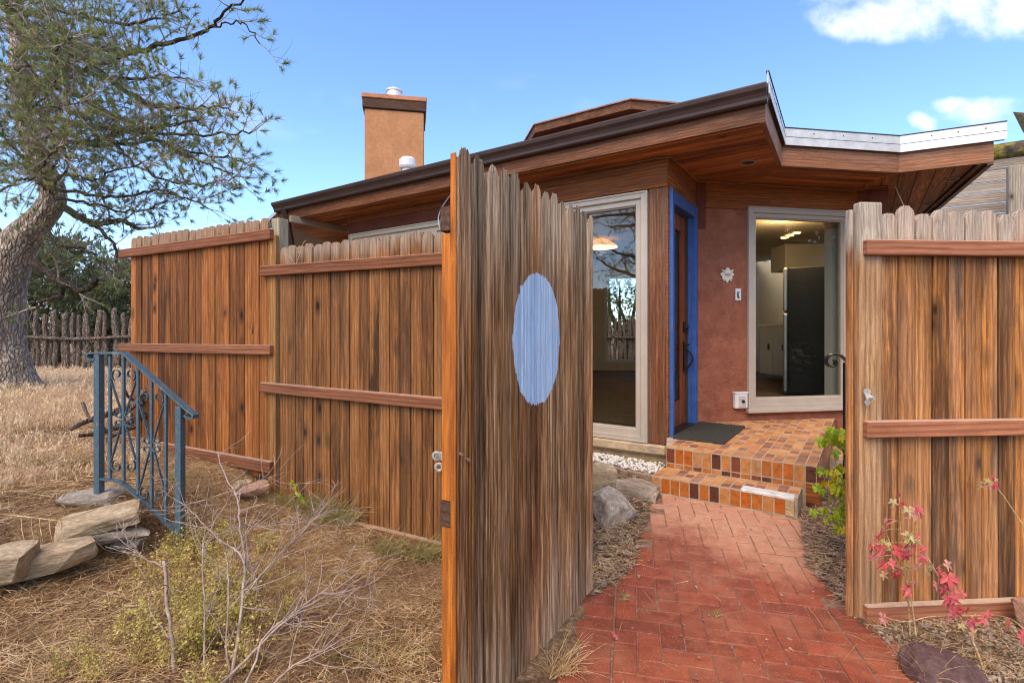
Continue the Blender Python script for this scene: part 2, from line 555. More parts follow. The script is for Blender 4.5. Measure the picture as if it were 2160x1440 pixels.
M['house_post'] = wood_mat('house_post', (.36, .140, .052), (.24, .084, .031), (.085, .033, .015), streak=.72, knots=.1, vary=.1, greyness=.3, grey_col=(.33, .25, .18), rough=.6)
M['fascia'] = wood_mat('fascia', (.29, .118, .052), (.195, .073, .031), (.072, .028, .014), axis='x', grain=45, streak=.55, knots=.05, vary=.12, rough=.6, greyness=.12)
M['fascia_pale'] = wood_mat('fascia_pale', (.48, .225, .115), (.33, .140, .068), (.13, .053, .028), axis='x', grain=55, streak=.5, knots=.05, vary=.12, rough=.6, greyness=.3, grey_col=(.42, .33, .27))
M['soffit'] = wood_mat('soffit', (.66, .265, .09), (.50, .185, .06), (.18, .06, .021), axis='x', grain=40, streak=.65, knots=.15, vary=.25, rough=.55, bump=.12)
M['gutter'] = flat_mat('gutter', (.062, .036, .032), .42, .45, 0, .15, 6, .05)
M['flashing'] = flat_mat('flashing', (.70, .70, .69), .42, .5, .3, .16, 9, .2, 7, .02)
M['dark_edge'] = flat_mat('dark_edge', (.05, .045, .042), .6)
M['window_frame'] = flat_mat('window_frame', (.47, .405, .34), .5, .4, 0, .06, 8, .03)
M['blue_paint'] = flat_mat('blue_paint', (.042, .115, .36), .5, .4, 0, .22, 10, .2, 40)
M['black_metal'] = flat_mat('black_metal', (.018, .018, .02), .4, .5, .3, .1, 20, .05)
M['steel'] = flat_mat('steel', (.55, .55, .56), .35, .5, .9, .08, 20, .05)
M['steel_plate'] = flat_mat('steel_plate', (.60, .58, .54), .4, .5, .6, .12, 30, .1)
M['white_plastic'] = flat_mat('white_plastic', (.72, .72, .74), .45, .4, 0, .06, 10, .03)
M['outlet_grey'] = flat_mat('outlet_grey', (.52, .49, .46), .5, .4, 0, .18, 14, .05)
M['plaster'] = flat_mat('plaster', (.74, .66, .55), .75, .2, 0, .12, 40, .3, 50)
M['interior_wall'] = flat_mat('interior_wall', (.62, .53, .40), .8, .15, 0, .04, 3, .03)
M['interior_white'] = flat_mat('interior_white', (.66, .65, .62), .7, .2, 0, .04, 3, .03)
M['cabinet'] = flat_mat('cabinet', (.60, .57, .50), .5, .3, 0, .03, 3, .02)
M['fridge_black'] = flat_mat('fridge_black', (.022, .023, .025), .45, .4, 0, .1, 40, .06, 300, .001)
M['mat_rubber'] = flat_mat('mat_rubber', (.050, .049, .046), .85, .2, 0, .3, 120, .5, 200, .004)
M['brass'] = flat_mat('brass', (.55, .38, .16), .35, .5, .8)
M['tan_stucco'] = None

def stucco(name, c, vary=.25, bump=.5, dirt=None, dirt_amt=.4, gscale=3.0):
    N = NT(name, .9, .15)
    v = N.pos()
    n1 = N.noise(v, gscale, 6, .62); n2 = N.noise(v, 60, 5, .65); n3 = N.noise(v, 14, 5, .7)
    cc = N.mix(1.0, c, N.ramp(n1, [(.3, 1 - vary), (.7, 1 + vary)]), 'MULTIPLY')
    cc = N.mix(.6, cc, N.mix(1.0, cc, N.ramp(n3, [(.3, .75), (.7, 1.2)]), 'MULTIPLY'))
    if dirt: cc = N.mix(N.math('MULTIPLY', N.ramp(N.noise(v, gscale * 1.7, 6, .7), [(.5, 0.0), (.68, 1.0)]), dirt_amt), cc, dirt)
    N.base(cc)
    tro = N.noise(N.map(v, (3, 3, 7)), 2.0, 4, .6, 1.2)
    N.bump(N.math('ADD', N.math('ADD', n2, N.math('MULTIPLY', n3, .9)), N.math('MULTIPLY', tro, 1.6)), bump, .018)
    return N.m
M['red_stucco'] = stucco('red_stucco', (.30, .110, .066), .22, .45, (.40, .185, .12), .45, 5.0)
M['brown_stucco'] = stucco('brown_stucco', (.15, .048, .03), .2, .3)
M['chimney_stucco'] = stucco('chimney_stucco', (.48, .235, .115), .16, .22, (.37, .175, .085), .5, 2.0)
M['foundation'] = stucco('foundation', (.55, .40, .235), .22, .6, (.28, .20, .13), .6, 5.0)
M['concrete_ledge'] = stucco('concrete_ledge', (.52, .39, .25), .18, .5, (.30, .25, .20), .7, 4.0)

def glass_mat(name, tint=(.92, .95, .93), boost=1.0):
    N = NT(name)
    t = N.t
    t.nodes.remove(N.b)
    out = [n for n in t.nodes if n.type == 'OUTPUT_MATERIAL'][0]
    fr = N.node('ShaderNodeFresnel')
    bf = N.node('ShaderNodeNewGeometry').outputs['Backfacing']
    N.put(fr.inputs[0], N.math('ADD', N.math('MULTIPLY', bf, 1 / 1.55 - 1.55), 1.55))
    f2 = N.math('MULTIPLY', fr.outputs[0], boost, clamp=True)
    tr = N.node('ShaderNodeBsdfTransparent'); tr.inputs[0].default_value = (*tint, 1)
    gl = N.node('ShaderNodeBsdfGlossy'); gl.inputs['Roughness'].default_value = 0.0
    mx = N.node('ShaderNodeMixShader')
    t.links.new(f2, mx.inputs[0]); t.links.new(tr.outputs[0], mx.inputs[1]); t.links.new(gl.outputs[0], mx.inputs[2])
    t.links.new(mx.outputs[0], out.inputs[0])
    return N.m
M['glass'] = glass_mat('glass', (.84, .87, .85), 1.0)
M['glass_front'] = glass_mat('glass_front', (.78, .81, .79), 1.9)
M['glass_door'] = glass_mat('glass_door', (.55, .58, .56), .8)

def brick_mat():
    N = NT('path_brick', .6, .3)
    v = N.co('Object'); p = N.pos()
    vr = rand_vec(N, v)
    n1 = N.noise(vr, 18, 5, .65); n2 = N.noise(vr, 170, 2, .7)
    r = N.rnd()
    wet = N.mix(N.ramp(r, [(0, 0.0), (1, 1.0)]), (.27, .062, .030), (.19, .045, .024))
    wet = N.mix(1.0, wet, N.ramp(n1, [(.3, .7), (.7, 1.3)]), 'MULTIPLY')
    dry = N.mix(N.ramp(n1, [(.3, 0.0), (.7, 1.0)]), (.46, .195, .115), (.56, .32, .21))
    # bricks under the eave have stayed dry and dusty
    s = N.sep(p)
    nd = N.math('ADD', N.math('MULTIPLY', s[0], .564), N.math('MULTIPLY', s[1], .826))
    al = N.math('ADD', N.math('MULTIPLY', s[0], .826), N.math('MULTIPLY', s[1], -.564))
    edge = N.math('ADD', nd, N.math('MULTIPLY', N.math('SUBTRACT', N.noise(p, 2.6, 6, .66), .5), .95))
    edge = N.math('ADD', edge, N.math('MULTIPLY', al, .10))
    m = N.mrange(edge, 2.98, 3.46)
    m = N.math('MULTIPLY', m, N.ramp(N.noise(p, 25, 4, .7), [(.25, .7), (.55, 1.0)]))
    c = N.mix(m, wet, dry)
    spk = N.ramp(n2, [(.62, 0.0), (.68, .7)])
    c = N.mix(spk, c, (.52, .36, .28))
    dust = N.ramp(N.noise(p, 2.6, 6, .66), [(.46, 0.0), (.70, .5)])
    c = N.mix(dust, c, (.46, .19, .105))
    N.base(c)
    N.rough(N.mix(m, N.ramp(n1, [(.3, .55), (.7, .8)]), .95))
    N.bump(N.math('ADD', n1, N.math('MULTIPLY', n2, .6)), .35, .004)
    return N.m
M['brick'] = brick_mat()

def tile_mat(name, worn):
    N = NT(name, .35, .45)
    r = N.rnd()
    vr = rand_vec(N, N.co('Object'))
    if worn:
        c = N.ramp(r, [(0, (.52, .24, .085)), (.17, (.42, .16, .05)), (.34, (.21, .085, .055)), (.5, (.50, .20, .06)), (.64, (.30, .125, .075)), (.78, (.56, .29, .12)), (.9, (.45, .18, .065))], 'CONSTANT')
    else:
        c = N.ramp(r, [(0, (.40, .125, .022)), (.2, (.095, .032, .020)), (.34, (.44, .19, .06)), (.54, (.42, .11, .014)), (.70, (.17, .050, .024)), (.80, (.40, .20, .085)), (.9, (.36, .12, .03))], 'CONSTANT')
    n1 = N.noise(vr, 22, 5, .65)
    c = N.mix(1.0, c, N.ramp(n1, [(.3, .75), (.7, 1.25)]), 'MULTIPLY')
    if worn: c = N.mix(N.ramp(N.noise(N.pos(), 6, 5, .7), [(.45, 0.0), (.75, .5)]), c, (.50, .33, .20))
    N.base(c)
    N.rough(N.ramp(n1, [(.3, .45 if worn else .22), (.7, .75 if worn else .4)]))
    N.bump(n1, .12, .004)
    return N.m
M['tile_top'] = tile_mat('tile_top', True)
M['tile_riser'] = tile_mat('tile_riser', False)
M['grout'] = stucco('grout', (.44, .345, .255), .2, .4, (.33, .26, .2), .5, 8)
M['white_repair'] = stucco('white_repair', (.74, .72, .69), .12, .7, (.5, .46, .42), .5, 12)

def stone_mat(name, c1, c2, c3, rough=.9, layered=False):
    N = NT(name, rough, .2)
    v = N.co('Object')
    vl = N.map(v, (1, 1, 4)) if layered else v
    n1 = N.noise(vl, 7, 6, .65, .4); n2 = N.noise(vl, 38, 5, .7); n3 = N.noise(v, 2.5, 3, .5)
    c = N.ramp(n1, [(.3, c1), (.5, c2), (.72, c3)])
    c = N.mix(1.0, c, N.ramp(n2, [(.3, .6), (.7, 1.35)]), 'MULTIPLY')
    c = N.mix(N.ramp(n3, [(.55, 0.0), (.7, .5)]), c, tuple(x * .45 for x in c1))
    N.base(c)
    N.bump(N.math('ADD', n1, N.math('MULTIPLY', n2, .5)), .8, .02)
    return N.m
M['sandstone'] = stone_mat('sandstone', (.27, .19, .115), (.45, .34, .22), (.62, .52, .38), layered=True)
M['sandstone_red'] = stone_mat('sandstone_red', (.24, .12, .08), (.42, .24, .16), (.56, .38, .28), layered=True)
M['granite'] = stone_mat('granite', (.21, .165, .125), (.40, .34, .275), (.60, .54, .46))
M['flatstone'] = stone_mat('flatstone', (.22, .17, .13), (.37, .29, .22), (.50, .42, .34), layered=True)
M['purple_rock'] = stone_mat('purple_rock', (.075, .040, .038), (.125, .070, .065), (.21, .13, .12), .7)
M['slate'] = stone_mat('slate', (.21, .175, .14), (.36, .315, .26), (.54, .48, .41), layered=True)

def blue_iron():
    N = NT('blue_iron', .45, .4, .2)
    v = N.co('Object')
    n1 = N.noise(v, 24, 6, .7)
    c = N.ramp(N.noise(v, 60, 4, .6), [(.3, (.055, .095, .130)), (.7, (.105, .170, .215))])
    c = N.mix(N.ramp(n1, [(.60, 0.0), (.72, .9)]), c, (.20, .125, .075))
    c = N.mix(N.ramp(N.noise(v, 15, 4, .6), [(.60, 0.0), (.7, .7)]), c, (.30, .36, .39))
    N.base(c); N.bump(n1, .25, .003)
    return N.m
M['blue_iron'] = blue_iron()

def bark_mat(name, c1, c2, c3, scale=1.0):
    N = NT(name, .95, .1)
    v = N.co('Object')
    wv = N.vmath('ADD', v, N.vmath('MULTIPLY', N.noise(v, 5 * scale, 3, .6, out=1), (.10 / scale, .10 / scale, .10 / scale)))
    n1 = N.noise(N.map(wv, (16 * scale, 16 * scale, 4 * scale)), 1.4, 6, .7, .4)
    vo = N.vor(N.map(wv, (24 * scale, 24 * scale, 6.5 * scale)), 1.0, feature='DISTANCE_TO_EDGE')
    n2 = N.noise(v, 90 * scale, 4, .7)
    h = N.math('ADD', N.math('MULTIPLY', n1, .6), N.math('MINIMUM', N.math('MULTIPLY', vo, 2.2), .6))
    c = N.ramp(n1, [(.3, c1), (.48, c2), (.68, c3)])
    c = N.mix(1.0, c, N.ramp(vo, [(.01, .55), (.14, 1.15)]), 'MULTIPLY')
    c = N.mix(1.0, c, N.ramp(n2, [(.3, .7), (.7, 1.3)]), 'MULTIPLY')
    N.base(c); N.bump(h, 1.0, .06)
    return N.m
M['bark'] = bark_mat('bark', (.19, .15, .12), (.44, .365, .30), (.68, .59, .50))
M['branch_bark'] = bark_mat('branch_bark', (.055, .041, .033), (.13, .10, .08), (.26, .21, .175), 2.5)
M['twig_grey'] = flat_mat('twig_grey', (.30, .25, .21), .9, .1, 0, .5, 20, 0)
M['twig_shrub'] = flat_mat('twig_shrub', (.36, .275, .235), .85, .15, 0, .45, 26, .5, 80)
M['stake_bark'] = bark_mat('stake_bark', (.12, .09, .072), (.27, .205, .165), (.46, .37, .305), 1.4)

def leaf_mat(name, cols, scale=7, trans=.25, rough=.6):
    N = NT(name, rough, .25)
    v = N.pos()
    n = N.noise(v, scale, 4, .7)
    n2 = N.noise(v, scale * 9, 2, .6)
    k = len(cols)
    c = N.ramp(n, [(.32 + .36 * i / max(1, k - 1), cc) for i, cc in enumerate(cols)])
    c = N.mix(1.0, c, N.ramp(n2, [(.3, .6), (.7, 1.4)]), 'MULTIPLY')
    N.base(c)
    out = [q for q in N.t.nodes if q.type == 'OUTPUT_MATERIAL'][0]
    tr = N.node('ShaderNodeBsdfTranslucent'); N.put(tr.inputs[0], c)
    mx = N.node('ShaderNodeMixShader'); mx.inputs[0].default_value = trans
    N.t.links.new(N.b.outputs[0], mx.inputs[1]); N.t.links.new(tr.outputs[0], mx.inputs[2])
    N.t.links.new(mx.outputs[0], out.inputs[0])
    return N.m
M['needles'] = leaf_mat('needles', [(.11, .165, .055), (.20, .26, .09), (.31, .34, .125), (.46, .39, .16)], 3.0, .35)
M['far_needles'] = leaf_mat('far_needles', [(.075, .090, .042), (.14, .155, .075), (.24, .235, .12)], 1.5, .2)
M['dry_weed'] = leaf_mat('dry_weed', [(.58, .40, .24), (.74, .54, .35), (.82, .64, .44), (.58, .48, .25)], 2.2, .3)
M['straw'] = leaf_mat('straw', [(.32, .19, .085), (.54, .36, .18), (.74, .57, .35)], 9, .15)
M['pine_straw'] = leaf_mat('pine_straw', [(.19, .105, .050), (.38, .225, .105), (.62, .43, .23)], 9, .1)
M['grass_green'] = leaf_mat('grass_green', [(.22, .20, .07), (.36, .31, .12), (.46, .38, .20)], 9, .3)
M['herb'] = leaf_mat('herb', [(.26, .27, .06), (.48, .44, .10), (.66, .56, .17), (.56, .42, .24)], 9, .35)
M['mulch'] = leaf_mat('mulch', [(.12, .075, .05), (.30, .205, .14), (.52, .40, .29)], 14, .05)
M['pebble'] = flat_mat('pebble', (.72, .69, .64), .7, .3, 0, .15, 30, .2)

def rleaf_mat(name, stops):
    N = NT(name, .55, .3)
    r = N.rnd()
    c = N.ramp(r, stops)
    vr = rand_vec(N, N.co('Object'))
    c = N.mix(1.0, c, N.ramp(N.noise(vr, 60, 4, .6), [(.3, .7), (.7, 1.3)]), 'MULTIPLY')
    N.base(c)
    out = [q for q in N.t.nodes if q.type == 'OUTPUT_MATERIAL'][0]
    tr = N.node('ShaderNodeBsdfTranslucent'); N.put(tr.inputs[0], c)
    mx = N.node('ShaderNodeMixShader'); mx.inputs[0].default_value = .3
    N.t.links.new(N.b.outputs[0], mx.inputs[1]); N.t.links.new(tr.outputs[0], mx.inputs[2])
    N.t.links.new(mx.outputs[0], out.inputs[0])
    return N.m
M['red_leaf'] = rleaf_mat('red_leaf', [(0, (.50, .055, .06)), (.25, (.62, .15, .15)), (.5, (.46, .06, .10)), (.68, (.60, .27, .24)), (.82, (.40, .36, .10)), (1, (.54, .42, .26))])
M['lime_leaf'] = rleaf_mat('lime_leaf', [(0, (.30, .42, .03)), (.35, (.42, .50, .035)), (.7, (.22, .36, .04)), (.88, (.62, .50, .03)), (1, (.66, .42, .02))])

# ------------------------------------------------------------------ brick path
def build_path():
    root = bpy.data.objects.new('brick_path', None); col.objects.link(root)
    root.location = (.8, 2.4, 0); structure(root); root['label'] = 'red brick herringbone path from the gate to the tiled steps'
    bed = MB()
    # sand bed just below the brick tops
    st = []
    for (x, y) in PATH_POLY:
        st.append((x, y))
    ys = np.linspace(1.2, 4.15, 40); rows = []
    for y in ys:
        xsn = [x for x in np.linspace(-.1, 2.25, 120) if in_poly(x, y, PATH_POLY)]
        if len(xsn) > 1: rows.append((xsn[0] - .01, xsn[-1] + .01, y))
    vs = []; fs = []
    for a, b, y in rows:
        vs += [(a, y, path_z(a, y) - .0045), (b, y, path_z(b, y) - .0045)]
    for i in range(len(rows) - 1):
        fs.append((2 * i, 2 * i + 1, 2 * i + 3, 2 * i + 2))
    bed.add(vs, fs)
    sand = NT('joint_sand', .95, .1)
    n = sand.noise(sand.pos(), 30, 5, .7)
    sand.base(sand.mix(sand.ramp(sand.noise(sand.pos(), 4, 4), [(.60, 0.0), (.75, 1.0)]), sand.ramp(n, [(.3, (.13, .07, .045)), (.7, (.32, .185, .13))]), sand.ramp(n, [(.3, (.05, .055, .02)), (.7, (.13, .12, .05))])))
    bed.build('sand_bed', sand.m, root)
    me = {}
    for k, (l, w) in enumerate(((.1965, .0965), (.0965, .0965))):
        me[k] = MB().box((0, 0, -.03), (l, w, .06), bev=.0035).mesh('brick', M['brick'])
    def brick(c1, c2, along, half=0):            # centre in path coordinates (across, along)
        x = E2.x * c1 + E1.x * c2; y = E2.y * c1 + E1.y * c2
        if not in_poly(x, y, PATH_POLY): return
        # keep clear of the steps
        if x * .564 + y * .826 > 3.99: return
        sl = (path_z(x, y + .05) - path_z(x, y - .05)) / .1
        o = link('brick', me[half], root, (x, y, path_z(x, y) + rng.uniform(-.003, .003)),
                 (Matrix.Rotation(math.atan(sl) + rng.uniform(-.01, .01), 3, 'X') @ Matrix.Rotation(rng.uniform(-.01, .01), 3, 'Y') @ Matrix.Rotation(math.atan2(E2.y, E2.x) + (math.pi / 2 if along else 0) + rng.uniform(-.012, .012), 3, 'Z')).to_euler())
    w = .1
    for i in range(0, 17):
        for j in range(8, 50):
            if i > 9 and j < 29: continue
            k = (i - j) % 4
            a0, b0 = -.07 + i * w, j * w
            if k == 0: brick(a0 + w, b0 + w / 2, False) if i != 9 or j >= 29 else brick(a0 + w / 2, b0 + w / 2, False, 1)
            elif k == 1 and i == 0: brick(a0 + w / 2, b0 + w / 2, False, 1)
            elif k == 2: brick(a0 + w / 2, b0, True)
    for j in range(8, 36):
        brick(-.175, j * w + .03, False)
        if j < 28: brick(1.035, j * w + .06, False)
build_path()

# ------------------------------------------------------------------ fences
def picket_mesh(w, h, t, mat, ear=.034, seed=0):
    r = random.Random(seed)
    c = .0025; g = .0034
    m = MB()
    def ring(z, s):
        hw = w / 2 * s; hf = hw - g
        return [(-hf + c, -t / 2, z), (hf - c, -t / 2, z), (hf, -t / 2 + c, z), (hf, t * .12, z), (hw, t * .12, z), (hw, t / 2, z), (-hw, t / 2, z), (-hw, t * .12, z), (-hf, t * .12, z), (-hf, -t / 2 + c, z)]
    rows = [(0, 1), (h - ear, 1), (h - ear * .55, .86), (h - ear * .15, .55), (h, .40)]
    vs = []
    for z, s in rows: vs += ring(z + (r.uniform(-.003, .003) if z > .1 else 0), s)
    fs = []
    for i in range(len(rows) - 1):
        for k in range(10):
            k2 = (k + 1) % 10
            fs.append((i * 10 + k, i * 10 + k2, i * 10 + 10 + k2, i * 10 + 10 + k))
    fs.append(tuple(range((len(rows) - 1) * 10, len(rows) * 10)))
    m.add(vs, fs)
    return m.mesh('picket', mat)

def fence(name, label, a, b, zb, h, pw, mat, rails, rail_mat, rail_len, rail_out=.04, seed=1, group=None):
    """pickets from plan point a to b, facing -Y side; rails nailed on the camera side"""
    a = Vector(a); b = Vector(b)
    d = (b - a); L = d.length; d /= L
    n = Vector((d.y, -d.x))            # towards the camera
    ang = math.atan2(d.y, d.x)
    root = thing(name, label, 'fence', (a.x, a.y, zb), 0, group)
    r = random.Random(seed)
    k = max(1, round(L / pw)); step = L / k
    meshes = [picket_mesh(step + .001, h + r.uniform(-.01, .012), .019, mat, seed=seed * 31 + i) for i in range(5)]
    for i in range(k):
        p = a + d * (step * (i + .5)) + n * ((i % 2) * .003 + r.uniform(-.001, .001))
        link('picket', meshes[r.randrange(5)], root, (p.x, p.y, zb + r.uniform(-.008, .008)), (r.uniform(-.003, .003), r.uniform(-.0006, .0006), ang + r.uniform(-.006, .006)))
    for (z0, z1, hh) in rails:
        p0 = a + d * rail_len[0] + n * rail_out; p1 = a + d * rail_len[1] + n * rail_out
        mb = MB().box((0, 0, 0), ((p1 - p0).length, .04, hh), bev=.004)
        o = link('rail', mb.mesh('rail', rail_mat), root, ((p0.x + p1.x) / 2, (p0.y + p1.y) / 2, (z0 + z1) / 2), (0, -math.atan2(z1 - z0, (p1 - p0).length), ang))
    return root, a, d, n, ang

FD = Vector((1.35, -.71)).normalized()
Fmid = Vector((-1.77, 3.89))
far_a = Fmid - FD * 1.97
f_far, *_ = fence('picket_fence', 'taller stained picket fence panel beside the pine trunk, behind the blue railing', far_a, Fmid - FD * .075, .24, 1.96, .0895, M['fence_wood_far'],
                  [(2.06, 2.065, .078), (1.195, 1.205, .074), (.335, .335, .085)], M['rail_paint'], (-.13, 1.97), .03, 3, 'stained picket fence panels')
near_b = Vector((.30, 2.80))
f_near, a_, d_, n_, ang_ = fence('picket_fence', 'lower brown picket fence panel ending behind the open gate', Fmid + FD * .055, near_b, .03, 1.93, .0885, M['fence_wood'],
                  [(1.795, 1.775, .076), (.925, .90, .074), (.045, .02, .075)], M['rail_paint'], (-.17, 2.30), .03, 17, 'stained picket fence panels')
# corner posts where the two panels step
pp = Fmid + FD * (-.02)
MB().box((pp.x, pp.y, 1.04), (.085, .03, 2.04), rz=ang_, bev=.004).build('cover_post', M['post_yellow'], f_near)
pp = Fmid + FD * -.045 - n_ * .075
post = link('post', MB().box((0, 0, 1.0), (.089, .089, 2.3), bev=.005).mesh('post', M['post_pale']), f_far, (pp.x, pp.y, .05), (0, 0, ang_))
pp = near_b - n_ * .075
link('post', MB().box((0, 0, 1.0), (.089, .089, 1.9), bev=.005).mesh('post', M['post_yellow']), f_near, (pp.x, pp.y, 0), (0, 0, ang_))

# fence on the other side of the gateway
RA = Vector((1.735, 2.455)); RD = Vector((.997, .075)).normalized()
f_r, ra_, rd_, rn_, rang_ = fence('picket_fence', 'weathered picket fence with pink-brown rails behind the red-leaved shrub', RA, RA + RD * 1.28, .005, 1.915, .0855, M['fence_wood_right'],
                  [(1.735, 1.737, .072), (.893, .893, .076), (.037, .037, .08)], M['rail_paint_right'], (-.10, 1.3), .033, 9, 'stained picket fence panels')
q = RA - RD * .058 - rn_ * .002
link('post', MB().box((0, 0, .975), (.112, .05, 1.95), bev=.006).mesh('post', M['post_right']), f_r, (q.x, q.y, .0), (0, 0, rang_))
q = RA - RD * .133 - rn_ * .022
link('stop_board', MB().box((0, 0, .96), (.024, .028, 1.92), bev=.004).mesh('stop_board', M['fence_wood_right']), f_r, (q.x, q.y, .0), (0, 0, rang_))

# latch plate on the right post
lt = thing('gate_latch', 'bent steel latch plate screwed to the post by the red-leaved shrub', 'latch', P(1830, 850, 2.39))
lm = MB()
c0 = P(1831, 836, 2.392)
for dx, dz, rr in ((-.004, .022, .016), (-.002, -.027, .013)):
    lm.tube([c0 + Vector((dx, .004, dz)), c0 + Vector((dx, -.001, dz))], rr, 14)
lm.beam(c0 + Vector((-.006, 0, .02)), c0 + Vector((.004, -.003, -.012)), .003, .026, .001, up=Vector((1, 0, 0)))
lm.build('plate', M['steel_plate'], lt)
MB().tube([c0 + Vector((.010, .0, -.004)), c0 + Vector((.012, -.022, -.004))], .009, 10).build('catch', M['steel_plate'], lt)
for dx, dz in ((-.004, .024), (-.003, -.029)):
    MB().tube([c0 + Vector((dx, -.0005, dz)), c0 + Vector((dx, -.004, dz))], [.0045, .003], 8).build('screw', M['steel'], lt)

# hasp on the lower panel, half hidden by the gate edge
hs = thing('hasp', 'two white steel eye plates on the brown fence by the gate edge', 'hasp', P(928, 990, 3.12))
for (u, v) in ((921, 961), (926, 985)):
    c0 = P(u, v, 3.135)
    m = MB()
    ringp = [c0 + Vector((math.cos(t) * .0205, 0, math.sin(t) * .0205)) for t in np.linspace(0, 2 * math.pi, 17)]
    m.tube(ringp, .0095, 6, cap=False)
    m.beam(c0 + Vector((.02, 0, 0)), c0 + Vector((.06, -.01, 0)), .006, .05, .001)
    m.build('eye_plate', M['steel_plate'], hs)
c0 = P(921, 961, 3.13); MB().tube([c0, c0 + Vector((0, -.008, 0))], [.0115, .009], 10).build('bolt', M['steel'], hs)

# ------------------------------------------------------------------ open gate
GH = Vector((.392, 2.63)); GN = Vector((-.188, 1.62))
GD = (GN - GH); GL = GD.length; GD /= GL
gate = thing('gate', 'open weathered grey picket gate with painted blue oval', 'gate', (GH.x, GH.y, 0), math.atan2(GD.y, GD.x))
# local frame: x from hinge to free edge, the face towards the path is +y local
GZ0 = .055
def gate_wood():
    N = NT('gate_wood', .9, .15)
    v0 = N.co('Object'); vec = rand_vec(N, v0)
    warp = N.noise(N.map(vec, (5, 5, 1.2)), 1.5, 2, out=1)
    vw = N.vmath('ADD', vec, N.vmath('MULTIPLY', warp, (.03, .03, 0)))
    g1 = N.noise(N.map(vw, (100, 100, 1.9)), 1.0, 6, .72)
    g2 = N.noise(N.map(vw, (26, 26, .35)), 1.0, 4, .6)
    g3 = N.noise(N.map(vw, (260, 260, 5)), 1.0, 3, .7)
    brown = N.ramp(g1, [(.33, (.022, .013, .009)), (.42, (.17, .098, .055)), (.53, (.37, .235, .140)), (.67, (.66, .50, .35))])
    gold = N.ramp(g1, [(.34, (.08, .032, .012)), (.52, (.36, .180, .060)), (.68, (.60, .36, .16))])
    c = N.mix(N.ramp(g2, [(.50, 0.0), (.58, .9)]), brown, gold)
    dk = N.ramp(N.noise(N.map(vw, (15, 15, .9), (3, 1, 2)), 1.0, 4, .6), [(.48, 1.0), (.66, .38)])
    c = N.mix(1.0, c, dk, 'MULTIPLY')
    grey = N.ramp(g1, [(.33, (.07, .055, .042)), (.45, (.33, .27, .21)), (.60, (.68, .59, .48))])
    z = N.sep(v0)[2]
    zz = N.math('ADD', z, N.math('MULTIPLY', N.math('SUBTRACT', g2, .5), 1.1))
    gm = N.math('MAXIMUM', N.mrange(zz, 1.30, 1.85), N.math('MULTIPLY', N.mrange(zz, .38, .08), .6))
    c = N.mix(N.math('MULTIPLY', gm, .85), c, grey)
    r = N.rnd(); val = N.math('ADD', N.math('MULTIPLY', r, .85), .58)
    rr_ = N.math('FRACT', N.math('MULTIPLY', r, 13.7))
    c = N.mix(N.math('MULTIPLY', N.mrange(rr_, .5, .9), .55), c, N.mix(1.0, c, (1.35, .92, .62), 'MULTIPLY'))
    c = N.mix(1.0, c, N.comb(val, val, val), 'MULTIPLY')
    c = N.mix(.5, c, N.mix(1.0, c, N.ramp(g3, [(.35, .45), (.65, 1.5)]), 'MULTIPLY'))
    c = N.mix(1.0, c, (.98, .87, .75), 'MULTIPLY')
    pc = N.sep(N.co('Object', gate))
    ex = N.math('DIVIDE', N.math('SUBTRACT', pc[0], .612), .207)
    ez = N.math('DIVIDE', N.math('SUBTRACT', pc[2], 1.315), .265)
    d = N.math('SQRT', N.math('ADD', N.math('MULTIPLY', ex, ex), N.math('MULTIPLY', ez, ez)))
    d = N.math('ADD', d, N.math('MULTIPLY', N.math('SUBTRACT', N.noise(N.map(vec, (90, 90, 12)), 1, 3), .5), .12))
    m = N.math('MULTIPLY', N.ramp(d, [(.985, 1.0), (1.005, 0.0)]), N.math('MULTIPLY', N.ramp(g1, [(.27, .2), (.37, 1.0)]), N.ramp(N.noise(N.map(vec, (60, 60, 22)), 1.0, 4, .7), [(.24, .0), (.30, 1.0)])))
    c = N.mix(m, c, N.mix(1.0, N.ramp(g2, [(.35, (.34, .50, .76)), (.65, (.54, .69, .90))]), N.ramp(g3, [(.3, .8), (.7, 1.15)]), 'MULTIPLY'))
    N.base(c)
    N.bump(N.math('ADD', g1, N.math('MULTIPLY', g3, .3)), 1.0, .010)
    return N.m
M['gate_wood'] = gate_wood()
